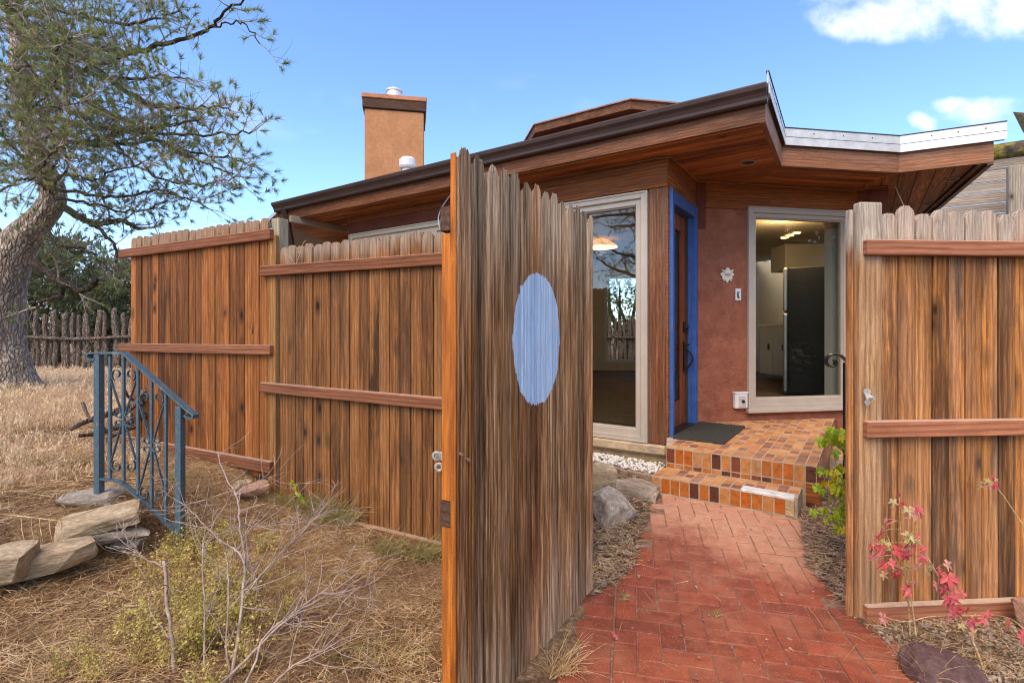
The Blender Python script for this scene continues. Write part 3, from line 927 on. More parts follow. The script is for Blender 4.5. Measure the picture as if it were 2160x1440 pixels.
def gate_picket(w, h, seed, mat):
    r = random.Random(seed)
    n = 22; rows = 9; t = .021
    ridge = [0.0]
    for i in range(n): ridge.append(ridge[-1] * .45 + r.uniform(-.0022, .0022))
    drift = [r.uniform(-.0015, .0015) for _ in range(rows + 1)]
    m = MB(); vs = []; fs = []
    wav = [r.uniform(-.0018, .0018) for _ in range(rows + 1)]
    for j in range(rows + 1):
        f = j / rows
        for i in range(n + 1):
            x = -w / 2 + w * i / n
            e = abs(i / n - .5) * 2
            top = h - .040 * max(0, (e - .42) / .58) + r.uniform(-.006, .004)
            z = f * (h - .05) if j < rows else top
            yy = t / 2 + ridge[i] * (.6 + .6 * mnoise.noise(Vector((i * .7, f * 3, seed)))) - .007 * max(0, e - .82) / .18
            vs.append((x + wav[j] * (1 if e < .9 else 1), yy, z))
    o = len(vs)
    for j in range(rows + 1):
        for i in (0, n):
            vs.append((vs[j * (n + 1) + i][0], -t / 2, vs[j * (n + 1) + i][2]))
    for j in range(rows):
        for i in range(n):
            a = j * (n + 1) + i
            fs.append((a, a + n + 1, a + n + 2, a + 1))
        b = o + j * 2
        fs.append((j * (n + 1), b, b + 2, (j + 1) * (n + 1)))
        fs.append((j * (n + 1) + n, (j + 1) * (n + 1) + n, b + 3, b + 1))
        fs.append((b, b + 1, b + 3, b + 2))
    tp = rows * (n + 1)
    fs.append(tuple(tp + i for i in range(n + 1)) + (o + rows * 2 + 1, o + rows * 2))
    m.add(vs, fs)
    return m.mesh('picket', mat)
k = 14; step = GL / k
for i in range(k):
    w = step - .0045
    h = 1.875 + rng.uniform(-.012, .012)
    o = link('picket', gate_picket(w, h, 100 + i, M['gate_wood']))
    o.parent = gate
    o.location = (step * (i + .5), .0105 + rng.uniform(-.002, .002), GZ0)
    o.rotation_euler = (0, rng.uniform(-.003, .003), rng.uniform(-.012, .012))
def gate_part(name, c, d, mat, bev=.003):
    o = link(name, MB().box((0, 0, 0), d, bev=bev).mesh(name, mat)); o.parent = gate; o.location = c
    return o
# orange edge batten of the last picket, stiles and rails on the back
gate_part('edge_strip', (GL + .0035, .0095, GZ0 + .925), (.006, .020, 1.84), M['stile_orange'], .001)
for (z0, z1) in ((.0, .735), (.815, 1.655)):
    gate_part('stile', (GL - .045, -.0215, z0 + (z1 - z0) / 2), (.09, .038, z1 - z0), M['stile_orange'])
gate_part('stile', (.045, -.0215, .9), (.09, .038, 1.6), M['stile_orange'])
for z in (.775, 1.70):
    gate_part('rail', (GL / 2 + .004, -.0225, z), (GL, .042, .078), M['block_brown'])
o = gate_part('brace', (GL / 2, -.020, 1.24), (1.28, .03, .085), M['block_brown']); o.rotation_euler = (0, R(36), 0)
# wire loop on the free edge
wl = MB()
p0 = Vector((GL - .01, -.002, 1.78))
wl.tube([p0 + Vector((.012 * math.sin(t * 3), -.004 - .045 * math.sin(t * math.pi), -.16 * t)) for t in np.linspace(0, 1, 12)], .0016, 5)
o = wl.build('wire_loop', M['steel']); o.parent = gate
for z, x in ((.97, GL - .012), (.945, GL - .05)):
    o = MB().tube([(x, .018, z), (x + .003, .034, z - .004)], [.004, .006], 8).build('bolt', M['steel']); o.parent = gate

# ------------------------------------------------------------------ house
dA = Vector((-.826, .564)); nA = Vector((-.564, -.826))
dD = Vector((.564, .826)); nD = Vector((.826, -.564))
dB = Vector((.983, .184)); nB = Vector((.184, -.983))
C0 = Vector((1.378, 4.61)); C1 = C0 + dD * .93; C2 = C1 + dB * 1.90; C3 = C2 - dA * .30
SOF = 2.896
house = thing('house', 'low brown wood and stucco house with blue door frame and wide eaves', 'house', (C0.x, C0.y, 0))

def wp(o, d, n, t, off, z):
    q = o + d * t + n * off
    return Vector((q.x, q.y, z))
def wbox(mb, o, d, n, t0, t1, off0, off1, z0, z1, bev=0.0):
    """box along a wall: t along, off outwards, z up"""
    c = wp(o, d, n, (t0 + t1) / 2, (off0 + off1) / 2, (z0 + z1) / 2)
    mb.box(c, (abs(t1 - t0), abs(off1 - off0), z1 - z0), rz=math.atan2(d.y, d.x), bev=bev)
    return mb
def wpart(name, o, d, n, t0, t1, off0, off1, z0, z1, mat, parent, bev=.002):
    """like wbox, but an object whose own axes follow the wall"""
    c = wp(o, d, n, (t0 + t1) / 2, (off0 + off1) / 2, (z0 + z1) / 2)
    me = MB().box((0, 0, 0), (abs(t1 - t0), abs(off1 - off0), z1 - z0), bev=bev).mesh(name, mat)
    return link(name, me, parent, c, (0, 0, math.atan2(d.y, d.x)))

def frame_ring(mb, o, d, n, t0, t1, z0, z1, w, off0, off1, bev=.003, wb=None):
    wb = wb or w
    wbox(mb, o, d, n, t0, t0 + w, off0, off1, z0, z1, bev)
    wbox(mb, o, d, n, t1 - w, t1, off0, off1, z0, z1, bev)
    wbox(mb, o, d, n, t0 + w, t1 - w, off0, off1 - .0015, z1 - w, z1, bev)
    wbox(mb, o, d, n, t0 + w, t1 - w, off0, off1 - .0015, z0, z0 + wb, bev)

def window(o, d, n, t0, t1, z0, z1, mullions=(), sash=.055, bottom=.06, shade=False):
    m = MB(); frame_ring(m, o, d, n, t0, t1, z0, z1, .062, -.06, .030, wb=.05)
    frame_ring(m, o, d, n, t0 + .0, t1 - .0, z0, z1, .018, .03, .040, wb=.018)
    win = m.build('window', M['window_frame'], house)
    m = MB(); frame_ring(m, o, d, n, t0 + .060, t1 - .060, z0 + .048, z1 - .060, sash, -.07, .006, wb=bottom)
    frame_ring(m, o, d, n, t0 + .060 + sash - .004, t1 - .060 - sash + .004, z0 + .044 + bottom, z1 - .056 - sash, .016, -.065, -.012)
    for t in mullions:
        wbox(m, o, d, n, t - .05, t + .05, -.07, .004, z0 + .05, z1 - .06, .003)
    m.build('sash', M['window_frame'], win)
    wpart('pane', o, d, n, t0 + .1, t1 - .1, -.040, -.034, z0 + .08, z1 - .09, M['glass_front'] if o is C0 else M['glass'], win, 0)
    return win

# wall A: sill ledge, foundation, boards
WA = 4.38
wpart('foundation', C0, dA, nA, -.02, WA, -.2, .0, -.1, .25, M['foundation'], house, 0)
wpart('ledge', C0, dA, nA, .0, WA, -.19, .055, .245, .33, M['concrete_ledge'], house, .012)
window(C0, dA, nA, .173, 1.36, .335, 2.615)
window(C0, dA, nA, 1.60, 4.31, .335, 2.645, mullions=(2.79,))
wpart('wall_panel', C0, dA, nA, 1.362, 1.598, -.16, .0, .33, 2.62, M['house_post'], house)
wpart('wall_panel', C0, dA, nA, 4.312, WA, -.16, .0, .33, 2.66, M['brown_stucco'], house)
wpart('corner_post', C0, dA, nA, .003, .168, -.16, .008, .335, 2.625, M['house_post'], house, .006)
wpart('header_board', C0, dA, nA, -.004, 2.2, -.16, .014, 2.628, 2.80, M['house_wood'], house, .003)
wpart('header_board', C0, dA, nA, 2.204, WA, -.16, .012, 2.66, 2.80, M['brown_stucco'], house, .003)
wpart('header_board', C0, dA, nA, .0, WA, -.16, .004, 2.803, SOF + .01, M['house_wood'], house, .003)
# wall D: door wall
wpart('corner_trim', C0, dD, nD, -.006, .050, -.16, .004, .335, 2.625, M['house_wood'], house, .003)
wpart('transom_panel', C0, dD, nD, -.003, .93, -.16, .006, 2.628, SOF + .012, M['house_wood'], house, .003)
m = MB()
wbox(m, C0, dD, nD, .052, .135, -.14, .022, .405, 2.62, .004)
wbox(m, C0, dD, nD, .835, .925, -.14, .022, .405, 2.62, .004)
wbox(m, C0, dD, nD, .137, .833, -.14, .020, 2.50, 2.618, .004)
wbox(m, C0, dD, nD, .800, .834, -.16, -.02, .405, 2.50, .003)
wbox(m, C0, dD, nD, .044, .052, .0, .034, .405, 2.628, .002)
m.build('door_frame', M['blue_paint'], house)
door = MB()
ds0, ds1, dz0, dz1 = .14, .798, .415, 2.495
wbox(door, C0, dD, nD, ds0, ds0 + .12, -.115, -.07, dz0, dz1, .003)
wbox(door, C0, dD, nD, ds1 - .13, ds1, -.115, -.07, dz0, dz1, .003)
wbox(door, C0, dD, nD, ds0 + .12, ds1 - .13, -.115, -.0715, dz0, dz0 + .24, .003)
wbox(door, C0, dD, nD, ds0 + .12, ds1 - .13, -.115, -.0715, dz1 - .16, dz1, .003)
M['door_wood'] = wood_mat('door_wood', (.36, .105, .028), (.26, .066, .018), (.12, .03, .01), streak=.3, knots=0, vary=.05, rough=.4, bump=.08)
door = door.build('door', M['door_wood'], house)
wpart('pane', C0, dD, nD, ds0 + .118, ds1 - .128, -.096, -.09, dz0 + .235, dz1 - .155, M['glass_door'], door, 0)
hm = MB()
wbox(hm, C0, dD, nD, ds1 - .085, ds1 - .035, -.07, -.05, 1.33, 1.44, .008)
hm.tube([wp(C0, dD, nD, ds1 - .06, -.055, 1.385), wp(C0, dD, nD, ds1 - .06, -.02, 1.385)], [.022, .018], 10)
wbox(hm, C0, dD, nD, ds1 - .085, ds1 - .04, -.07, -.055, .93, 1.24, .008)
hm.tube([wp(C0, dD, nD, ds1 - .062, -.055 + .075 * math.sin(math.pi * t), 1.18 - .22 * t) for t in np.linspace(0, 1, 12)], .010, 8)
hm.tube([wp(C0, dD, nD, ds1 - .062, -.055, 1.20), wp(C0, dD, nD, ds1 - .062, -.005, 1.215)], .008, 8)
hm.build('handle', M['black_metal'], door)
wpart('weather_strip', C0, dD, nD, ds1 - .002, ds1 + .004, -.13, -.045, dz0, dz1, M['dark_edge'], door, 0)
wpart('threshold', C0, dD, nD, .14, .80, -.16, .03, .395, .416, M['black_metal'], house, .003)
# wall B
wpart('wall', C1, dB, nB, .0, .583, -.18, .0, .0, 2.63, M['red_stucco'], house, 0)
wpart('wall', C1, dB, nB, .583, 1.90, -.18, -.0, .0, .52, M['red_stucco'], house, 0)
wpart('wall', C1, dB, nB, 1.868, 1.92, -.18, -.0, .52, 2.63, M['red_stucco'], house, 0)
wpart('header_board', C1, dB, nB, .105, 1.94, -.16, .018, 2.622, SOF + .011, M['house_wood'], house, .003)
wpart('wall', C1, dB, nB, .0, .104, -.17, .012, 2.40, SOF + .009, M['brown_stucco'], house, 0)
win_b = window(C1, dB, nB, .583, 1.866, .52, 2.655, sash=.045, bottom=.06)
wpart('sill', C1, dB, nB, .57, 1.875, -.02, .055, .485, .522, M['window_frame'], win_b, .004)
# short return wall and the wall that runs back
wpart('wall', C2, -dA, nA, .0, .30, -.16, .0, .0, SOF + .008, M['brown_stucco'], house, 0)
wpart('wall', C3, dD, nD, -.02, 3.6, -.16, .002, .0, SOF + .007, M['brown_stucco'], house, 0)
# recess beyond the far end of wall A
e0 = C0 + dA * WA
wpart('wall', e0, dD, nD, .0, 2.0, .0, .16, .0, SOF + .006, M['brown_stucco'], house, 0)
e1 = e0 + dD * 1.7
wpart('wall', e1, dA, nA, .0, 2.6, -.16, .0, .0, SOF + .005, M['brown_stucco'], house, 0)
wpart('shade_post', e0 + dD * .9 + dA * .55, dA, nA, 0, .09, 0, .09, .0, SOF, M['house_wood'], house)

# soffit, roof slab, fascia
E0 = Vector((-3.30, 7.28)); 
nE = nA
P1 = Vector((1.87, 3.84)); P2 = Vector((2.52, 4.86)); P3 = Vector((3.765, 5.07)); P4 = Vector((4.40, 4.75)); P5 = Vector((5.55, 6.86))
E0 = P1 + dA * 6.27
roof_poly = [E0, P1, P2, P3, P4, P5, Vector((5.2, 12.5)), Vector((-3.0, 13.0)), Vector((-4.6, 10.0))]
def shrink(poly, k):
    c = Vector((1.0, 8.5)); return [p + (c - p).normalized() * k for p in poly]
slab = MB(); slab.prism([tuple(p) for p in shrink(roof_poly, .03)], SOF + .024, SOF + .20)
roof = slab.build('roof', M['gutter'], house)
# low-pitched roof surface
bmroof = MB()
ring = [Vector((p.x, p.y, SOF + .215)) for p in roof_poly]
apex = Vector((1.4, 9.2, 3.75))
bmroof.add([tuple(p) for p in ring] + [tuple(apex)], [(i, (i + 1) % len(ring), len(ring)) for i in range(len(ring))])
M['roof_felt'] = flat_mat('roof_felt', (.16, .12, .10), .9, .1, 0, .2, 6, .3)
# keep the pitch low at the front so that it stays below the eave line of sight
bmroof.build('roof_surface', M['roof_felt'], roof)

def clip(poly, a, b, c):
    """keep a*x+b*y<=c"""
    out = []
    for i in range(len(poly)):
        p, q = poly[i], poly[(i + 1) % len(poly)]
        fp, fq = a * p[0] + b * p[1] - c, a * q[0] + b * q[1] - c
        if fp <= 0: out.append(p)
        if (fp < 0 < fq) or (fq < 0 < fp):
            t = fp / (fp - fq); out.append((p[0] + (q[0] - p[0]) * t, p[1] + (q[1] - p[1]) * t))
    return out
def soffit_zone(poly, d, width, start, count):
    """boards running along d, counted across from the point start"""
    n = Vector((-d.y, d.x))
    for i in range(count):
        c0 = n.dot(start) + i * width; c1 = c0 + width - .007
        q = clip(clip([tuple(p) for p in poly], -n.x, -n.y, -c0), n.x, n.y, c1)
        if len(q) < 3: continue
        cx = sum(p[0] for p in q) / len(q); cy = sum(p[1] for p in q) / len(q)
        ang = math.atan2(d.y, d.x); ca, sa = math.cos(-ang), math.sin(-ang)
        loc = [((p[0] - cx) * ca - (p[1] - cy) * sa, (p[0] - cx) * sa + (p[1] - cy) * ca) for p in q]
        area = abs(sum(loc[k][0] * loc[(k + 1) % len(loc)][1] - loc[(k + 1) % len(loc)][0] * loc[k][1] for k in range(len(loc))) / 2)
        if area < .004: continue
        me = MB().prism(loc, 0, .018).mesh('soffit_board', M['soffit'])
        link('soffit_board', me, roof, (cx, cy, SOF + rng.uniform(0, .0015)), (0, 0, ang))
Mi = Vector((2.56, 5.55)); Mj = Vector((3.70, 5.95))
z1 = [E0 + nA * -.0, P1, P2, Mi, Mi + dA * 7.0]
soffit_zone(z1, -dA, .092, P1, 20)
soffit_zone([P2, P3, Mj, Mi], dB, .092, P2, 12)
soffit_zone([P3, P4, P5, P5 + dA * 2.2, Mj], dD, .135, P5 + Vector((0, 0)), 22) if False else None
# third zone: boards run back from the P3-P4 edge
zone3 = [tuple(p) for p in (P3, P4, P5, P5 + Vector((-2.0, .9)), Mj)]
soffit_zone([Vector(p) for p in zone3], dD, .142, Vector((P4.x, P4.y)) - Vector((-dD.y, dD.x)) * .30, 16)

def fascia(a, b, z0, z1, th, mat, name='fascia', out=0.0, parent=roof):
    d = (b - a).normalized(); n = Vector((d.y, -d.x))
    return wpart(name, a, d, n, 0, (b - a).length, out - th, out, z0, z1, mat, parent, .002)
fascia(E0, P1, SOF - .006, SOF + .185, .034, M['fascia'], out=.002)
fascia(P1 + dD * .002, P2, SOF - .010, SOF + .188, .04, M['fascia_pale'], out=.002)
fascia(P2, P3, SOF - .008, SOF + .187, .04, M['fascia_pale'], out=.0)
fascia(P3, P4, SOF - .010, SOF + .186, .04, M['fascia_pale'], out=.002)
fascia(P4, P5, SOF - .03, SOF + .15, .045, M['gutter'], out=.0)
fascia(Vector((P4.x - .05, P4.y + .03)), Vector((P5.x - .05, P5.y + .03)), SOF - .022, SOF + .05, .03, M['dark_edge'], out=-.03, name='edge_trim')
# bright metal flashing over the re-entrant edges
fl = MB()
def flash(a, b, z0, z1, out, th, mb):
    d = (b - a).normalized(); n = Vector((d.y, -d.x))
    wbox(mb, a, d, n, -.005, (b - a).length + .005, out, out + th, z0, z1, .001)
for k, (a, b) in enumerate(((P1 - dD * .05, P2), (P2, P3), (P3, P4 + (P4 - P3).normalized() * .08))):
    f = MB(); zz = .0008 * k
    flash(a, b, SOF + .178 - zz, SOF + .252 + zz, .030, .006, f)
    flash(a, b, SOF + .250 + zz, SOF + .335 + zz, .022, .006, f)
    fo = f.build('flashing', M['flashing'], roof)
    f = MB(); flash(a, b, SOF + .2505 + zz, SOF + .2545 + zz, .0275, .0105, f); f.build('seam', M['dark_edge'], fo)
    for q_ in range(1, 4):
        f = MB(); pq_ = a.lerp(b, q_ / 4 + .07 * (k - 1)); pn = Vector(((b - a).y, -(b - a).x)).normalized(); f.tube([(pq_.x + pn.x * .027, pq_.y + pn.y * .027, SOF + .30), (pq_.x + pn.x * .031, pq_.y + pn.y * .031, SOF + .30)], .006, 8); f.build('screw', M['dark_edge'], fo)
    f = MB(); flash(a, b, SOF + .336 + zz, SOF + .344 + zz, .012, .022, f); f.build('drip_edge', M['dark_edge'], fo)
    f = MB(); flash(a + (b - a).normalized() * (.16 if k == 0 else 0), b, SOF + .19, SOF + .33, -.05, .07, f); f.build('curb', M['gutter'], fo)

# eaves gutter: a K profile swept along the front edge
prof = [(0, .0), (.045, .0), (.058, .012), (.062, .035), (.074, .06), (.096, .085), (.104, .112), (.104, .122), (.094, .122), (.092, .114), (.0, .114)]
gm = MB()
ga, gb = E0 + dA * .02, P1 - dA * .02
gz = SOF + .122
for e in (ga, gb):
    gm.v += [(e.x + nA.x * (a + .004), e.y + nA.y * (a + .004), gz + b) for a, b in prof]
n = len(prof)
gm.f += [(i, (i + 1) % n, n + (i + 1) % n, n + i) for i in range(n)] + [tuple(range(n - 1, -1, -1)), tuple(range(n, 2 * n))]
gut = gm.build('gutter', M['gutter'], roof)
dsm = MB()
dp = P(603, 448, 7.16)
dsm.beam(P(598, 430, 7.22), P(606, 470, 7.3), .085, .06, .008)
dsm.beam(P(605, 466, 7.3), P(622, 560, 7.55), .085, .06, .008)
dsm.build('downspout', M['gutter'], gut)
tb = MB(); tb.beam(P(612, 461, 7.0), P(612, 461, 7.0) + Vector((dD.x, dD.y, 0)) * 1.9, .04, .09, .004)
M['pale_beam'] = flat_mat('pale_beam', (.42, .35, .28), .7, .3, 0, .15, 12, .1)
tb.build('tie_beam', M['pale_beam'], roof)
rk = MB(); ra = Vector((E0.x, E0.y, SOF + .06)); rb = ra + Vector((-.573, .82, 0)) * 1.6
rk.beam(ra, rb, .03, .10, .003); rk.build('fascia', M['fascia'], roof)
rk = MB(); rk.beam(ra + Vector((-.02, -.02, .07)), rb + Vector((-.02, -.02, .07)), .02, .06, .002); rk.build('flashing', M['flashing'], roof)
# recessed soffit lights
for (u, v) in ((1578, 342.5), (2006, 378), (1962, 430)):
    dep = (SOF - CAMZ) * F_PX / (HY - v)
    c = P(u, v, dep)
    lm = MB(); lm.tube([c + Vector((math.cos(t) * .062, math.sin(t) * .062, -.002)) for t in np.linspace(0, 2 * math.pi, 25)], .007, 6, cap=False)
    l_ = lm.build('soffit_light', M['window_frame'], roof, True)
    lm = MB(); lm.tube([c + Vector((0, 0, .004)), c + Vector((0, 0, -.0025))], .056, 20); lm.build('lens', M['dark_edge'], l_)
# thin cable stapled under the eave along the walls
cp = []
for a, b in ((C0 + dA * 4.6, C0), (C0, C1), (C1, C2), (C2, C3)):
    d = (b - a)
    k = max(4, int(d.length / .12))
    nn = Vector((d.y, -d.x)).normalized()
    for i in range(k):
        q = a + d * (i / k) + nn * .028
        cp.append(Vector((q.x, q.y, SOF - .012 + .004 * mnoise.noise(Vector((q.x * 6, q.y * 6, 0))))))
q = C3 + nA * .03
cp += [Vector((q.x, q.y, SOF - .012)), P(1888, 393, 5.30), P(1900, 420, 5.26), P(1914, 452, 5.25), P(1925, 480, 5.25)]
M['cable'] = flat_mat('cable', (.40, .30, .21), .6)
MB().tube(cp, .0042, 5).build('cable', M['cable'], house)

# raised roof lantern
def upper_roof():
    m = MB()
    Y = 7.5
    k0 = P(1330, 212, Y); k1 = P(1195, 249, Y + 1.32)
    zt = k0.z
    # outline at the eave height (turning 45 degrees at every corner, like the house)
    pts = [Vector((k0.x, k0.y)) + dB * 1.5, Vector((k0.x, k0.y)), Vector((k0.x, k0.y)) + dA * 1.62]
    pts.append(pts[-1] + Vector((-.184, .983)) * 1.6)
    pts += [pts[-1] + Vector((1.5, 1.0)), pts[0] + Vector((.2, 2.4))]
    pts = [tuple(p) for p in pts]
    m.prism(pts, zt - .12, zt)
    a = m.build('roof_lantern', M['fascia'], house)
    ins = [(p[0] + (sum(q[0] for q in pts) / 6 - p[0]) * .12, p[1] + (sum(q[1] for q in pts) / 6 - p[1]) * .12) for p in pts]
    MB().prism(ins, 3.0, zt - .12).build('wall', M['brown_stucco'], a)
    MB().prism([(p[0] + (p[0] - ins[i][0]) * .15, p[1] + (p[1] - ins[i][1]) * .15) for i, p in enumerate(pts)], zt + .002, zt + .022).build('drip_edge', M['fascia_pale'], a)
upper_roof()

# chimney
CY = 9.4
ch = MB(); a = P(761, 232, CY); b = P(884, 232, CY)
w = b.x - a.x
cc = Vector(((a.x + b.x) / 2, CY + .45, 0))
crz = math.atan2(-cc.x, CY) * .8
ch.box((cc.x, cc.y, (a.z + 2.9) / 2), (w, .9, a.z - 2.9), rz=crz, bev=.02)
chim = ch.build('chimney', M['chimney_stucco'], house)
zc = a.z
MB().box((cc.x, cc.y, zc + .085), (w + .07, .97, .17), rz=crz, bev=.01).build('cap_band', M['block_brown'], chim)
M['cap_metal'] = flat_mat('cap_metal', (.42, .17, .085), .5, .4, .2, .25, 5, .1)
MB().box((cc.x, cc.y, zc + .215), (w + .10, 1.0, .085), rz=crz, bev=.012).build('cap', M['cap_metal'], chim)
pm = MB(); pc = Vector((P(823, 200, CY).x, cc.y - .12, 0))
pm.tube([(pc.x, pc.y, zc + .25), (pc.x, pc.y, zc + .50)], .135, 20); pm.tube([(pc.x, pc.y, zc + .47), (pc.x, pc.y, zc + .50)], .15, 20)
pm.build('flue', M['flashing'], chim)
vm = MB(); vc = P(860, 352, 7.7)
vm.tube([vc - Vector((0, 0, .35)), vc + Vector((0, 0, .02))], .085, 16)
vm.tube([vc + Vector((0, 0, -.03)), vc + Vector((0, 0, .0)), vc + Vector((0, 0, .10)), vc + Vector((0, 0, .13))], [.11, .125, .125, .09], 16)
vm.build('roof_vent', M['white_plastic'], house)

# ------------------------------------------------------------------ interior
FLZ = .45
ipoly = [C0 + dA * WA + nA * -.2, C0 + nA * -.2 + dA * .1, C1 + nB * -.2, C2 + nB * -.2, Vector((6.2, 9.5)), Vector((5.2, 12.0)), Vector((-3.0, 12.6))]
M['dark_floor'] = wood_mat('dark_floor', (.20, .14, .09), (.14, .095, .06), (.06, .04, .028), axis='x', grain=25, streak=.4, knots=0, vary=.1, rough=.7, bump=.05, spec=.12)
MB().prism([tuple(p) for p in ipoly], FLZ - .04, FLZ).build('floor', M['dark_floor'], house)
MB().prism([tuple(p) for p in ipoly], 2.86, 2.882).build('ceiling', M['interior_wall'], house)
# back wall of the room with a window onto the yard behind
BW0 = Vector((-3.0, 12.3)); BW1 = Vector((6.6, 11.4))
bd = (BW1 - BW0).normalized(); bn = Vector((bd.y, -bd.x))
def at_u(u):
    k = (u - CX) / F_PX
    return (k * BW0.y - BW0.x) / (bd.x - k * bd.y)
BL = (BW1 - BW0).length
wa0, wa1 = at_u(1274), at_u(1372)
wb0, wb1 = at_u(1560), at_u(1600)
for t0, t1, z0, z1 in ((0, wa0, FLZ, 2.87), (wa0, wa1, FLZ, .62), (wa0, wa1, 2.6, 2.87), (wa1, wb0, FLZ, 2.87), (wb0, wb1, 2.55, 2.87), (wb1, BL, FLZ, 2.87)):
    wpart('interior_wall', BW0, bd, bn, t0, t1, -.12, 0, z0, z1, M['interior_wall'], house, 0)
m = MB(); frame_ring(m, BW0, bd, bn, wa0, wa1, .62, 2.6, .07, -.1, .02); frame_ring(m, BW0, bd, bn, wb0, wb1, FLZ, 2.55, .06, -.1, .02)
m.build('back_window', M['interior_white'], house)
wpart('interior_wall', C0 + dA * WA, dD, nD, .2, 6.5, .0, .1, FLZ, 2.86, M['interior_wall'], house, 0)
wpart('interior_wall', Vector((6.3, 7.2)), Vector((0, 1)), Vector((-1, 0)), 0, 5, -.1, 0, FLZ, 2.86, M['interior_wall'], house, 0)
# pale return wall beside the kitchen window
q0 = C1 + dB * 1.575
wpart('interior_return', C1, dB, nB, 1.79, 1.90, -.30, -.20, FLZ, 2.86, M['interior_white'], house, 0)
# fridge
fr = thing('refrigerator', 'black refrigerator seen through the kitchen window', 'refrigerator', (3.8, 7.25, FLZ))
fo = P(1663, 600, 7.2)
frz = R(-30)
def fpart(name, c, d, mat, bev):
    q = Matrix.Rotation(frz, 3, 'Z') @ Vector((c[0], c[1], 0))
    return link(name, MB().box((0, 0, 0), d, bev=bev).mesh(name, mat), fr, (fo.x + q.x, fo.y + q.y, FLZ + c[2]), (0, 0, frz))
fpart('body', (.40, .37, .90), (.80, .74, 1.74), M['fridge_black'], .012)
for z0, z1 in ((.04, 1.14), (1.16, 1.775)):
    fpart('door', (-.036, .37, (z0 + z1) / 2), (.066, .74, z1 - z0), M['steel'], .02)
fpart('foot', (.0, .04, .03), (.05, .06, .05), M['fridge_black'], .005)
# base cabinets
cb = thing('kitchen_cabinet', 'pale kitchen base cabinets with wooden counter behind window', 'cabinet', (4.6, 9.9, FLZ))
cx0 = P(1603, 700, 9.8).x; cx1 = P(1656, 700, 9.2).x
cA = Vector((cx0, 9.8)); cB_ = Vector((cx1, 8.6)); cd = (cB_ - cA).normalized(); cn = Vector((cd.y, -cd.x)); cl = (cB_ - cA).length
wpart('carcass', cA, cd, cn, 0, cl, -.6, 0, FLZ + .1, FLZ + .98, M['cabinet'], cb)
wpart('counter', cA, cd, cn, -.02, cl + .02, -.6, .03, FLZ + .982, FLZ + 1.02, M['brass'], cb)
k = 3
for i in range(k):
    t0 = cl * i / k + .02; t1 = cl * (i + 1) / k - .02
    d_ = wpart('door', cA, cd, cn, t0, t1, .001, .02, FLZ + .12, FLZ + .74, M['cabinet'], cb)
    wpart('drawer', cA, cd, cn, t0, t1, .001, .02, FLZ + .77, FLZ + .96, M['cabinet'], cb)
    wpart('handle', cA, cd, cn, t1 - .10, t1 - .06, .02, .04, FLZ + .55, FLZ + .66, M['black_metal'], d_)
uc = thing('wall_cabinet', 'pale wall cabinet above the refrigerator', 'cabinet', (4.3, 8.4, 2.4))
MB().box((P(1722, 530, 8.2).x + .35, 9.2, 2.62), (.9, .5, .45), bev=.01).build('carcass', M['cabinet'], uc)
MB().box((P(1722, 530, 8.2).x + .15, 8.94, 2.62), (.42, .02, .40), bev=.004).build('door', M['cabinet'], uc)
def emit_mat(name, c, s):
    N = NT(name); N.b.inputs['Emission Color'].default_value = (*c, 1); N.b.inputs['Emission Strength'].default_value = s
    return N.m
M['lamp_glow'] = emit_mat('lamp_glow', (1.0, .62, .25), 6)
M['pendant_glow'] = emit_mat('pendant_glow', (1.0, .45, .10), .5)
for i, (u, v, dep) in enumerate(((1655, 513, 8.4), (1666, 509, 8.2), (1680, 503, 8.0))):
    c = P(u, v, dep); c.z = 2.855
    t_ = thing('ceiling_light', ['small lit ceiling spot nearest the kitchen back wall', 'small lit ceiling spot in the middle of the kitchen row', 'small lit ceiling spot nearest the kitchen window'][i], 'ceiling light', c, 0, 'kitchen ceiling spots')
    MB().tube([c, c + Vector((0, 0, -.012))], .055, 16).build('lens', M['lamp_glow'], t_)
    rm = MB(); rm.tube([c + Vector((math.cos(t) * .062, math.sin(t) * .062, -.006)) for t in np.linspace(0, 2 * math.pi, 19)], .008, 5, cap=False); rm.build('ring', M['interior_white'], t_)
pl = thing('pendant_lamp', 'glowing amber ceiling lamp seen through tall front window', 'lamp', P(1268, 520, 8.6))
c = P(1268, 522, 8.6)
sh = MB(); sh.tube([c + Vector((0, 0, .16)), c + Vector((0, 0, .12)), c + Vector((0, 0, .03)), c], [.03, .12, .26, .27], 20, cap=False)
sh.build('shade', M['pendant_glow'], pl, True)
MB().tube([c + Vector((0, 0, .15)), Vector((c.x, c.y, 2.86))], .008, 6).build('cord', M['black_metal'], pl)
def point_light(name, loc, e, parent):
    l = bpy.data.lights.new(name, 'POINT'); l.energy = e; l.color = (1, .66, .33); l.shadow_soft_size = .08
    o = bpy.data.objects.new(name, l); col.objects.link(o); o.location = loc
    o.parent = parent; o.matrix_parent_inverse = wmat(parent).inverted()
point_light('point_light', c + Vector((0, 0, -.06)), 4, pl)
kc = Vector((3.75, 7.0, 2.72))  # added kitchen fill light, in front of the cabinets, apart from the ceiling spots
point_light('point_light', kc, 20, [o for o in bpy.data.objects if o.name.startswith('ceiling_light')][0])

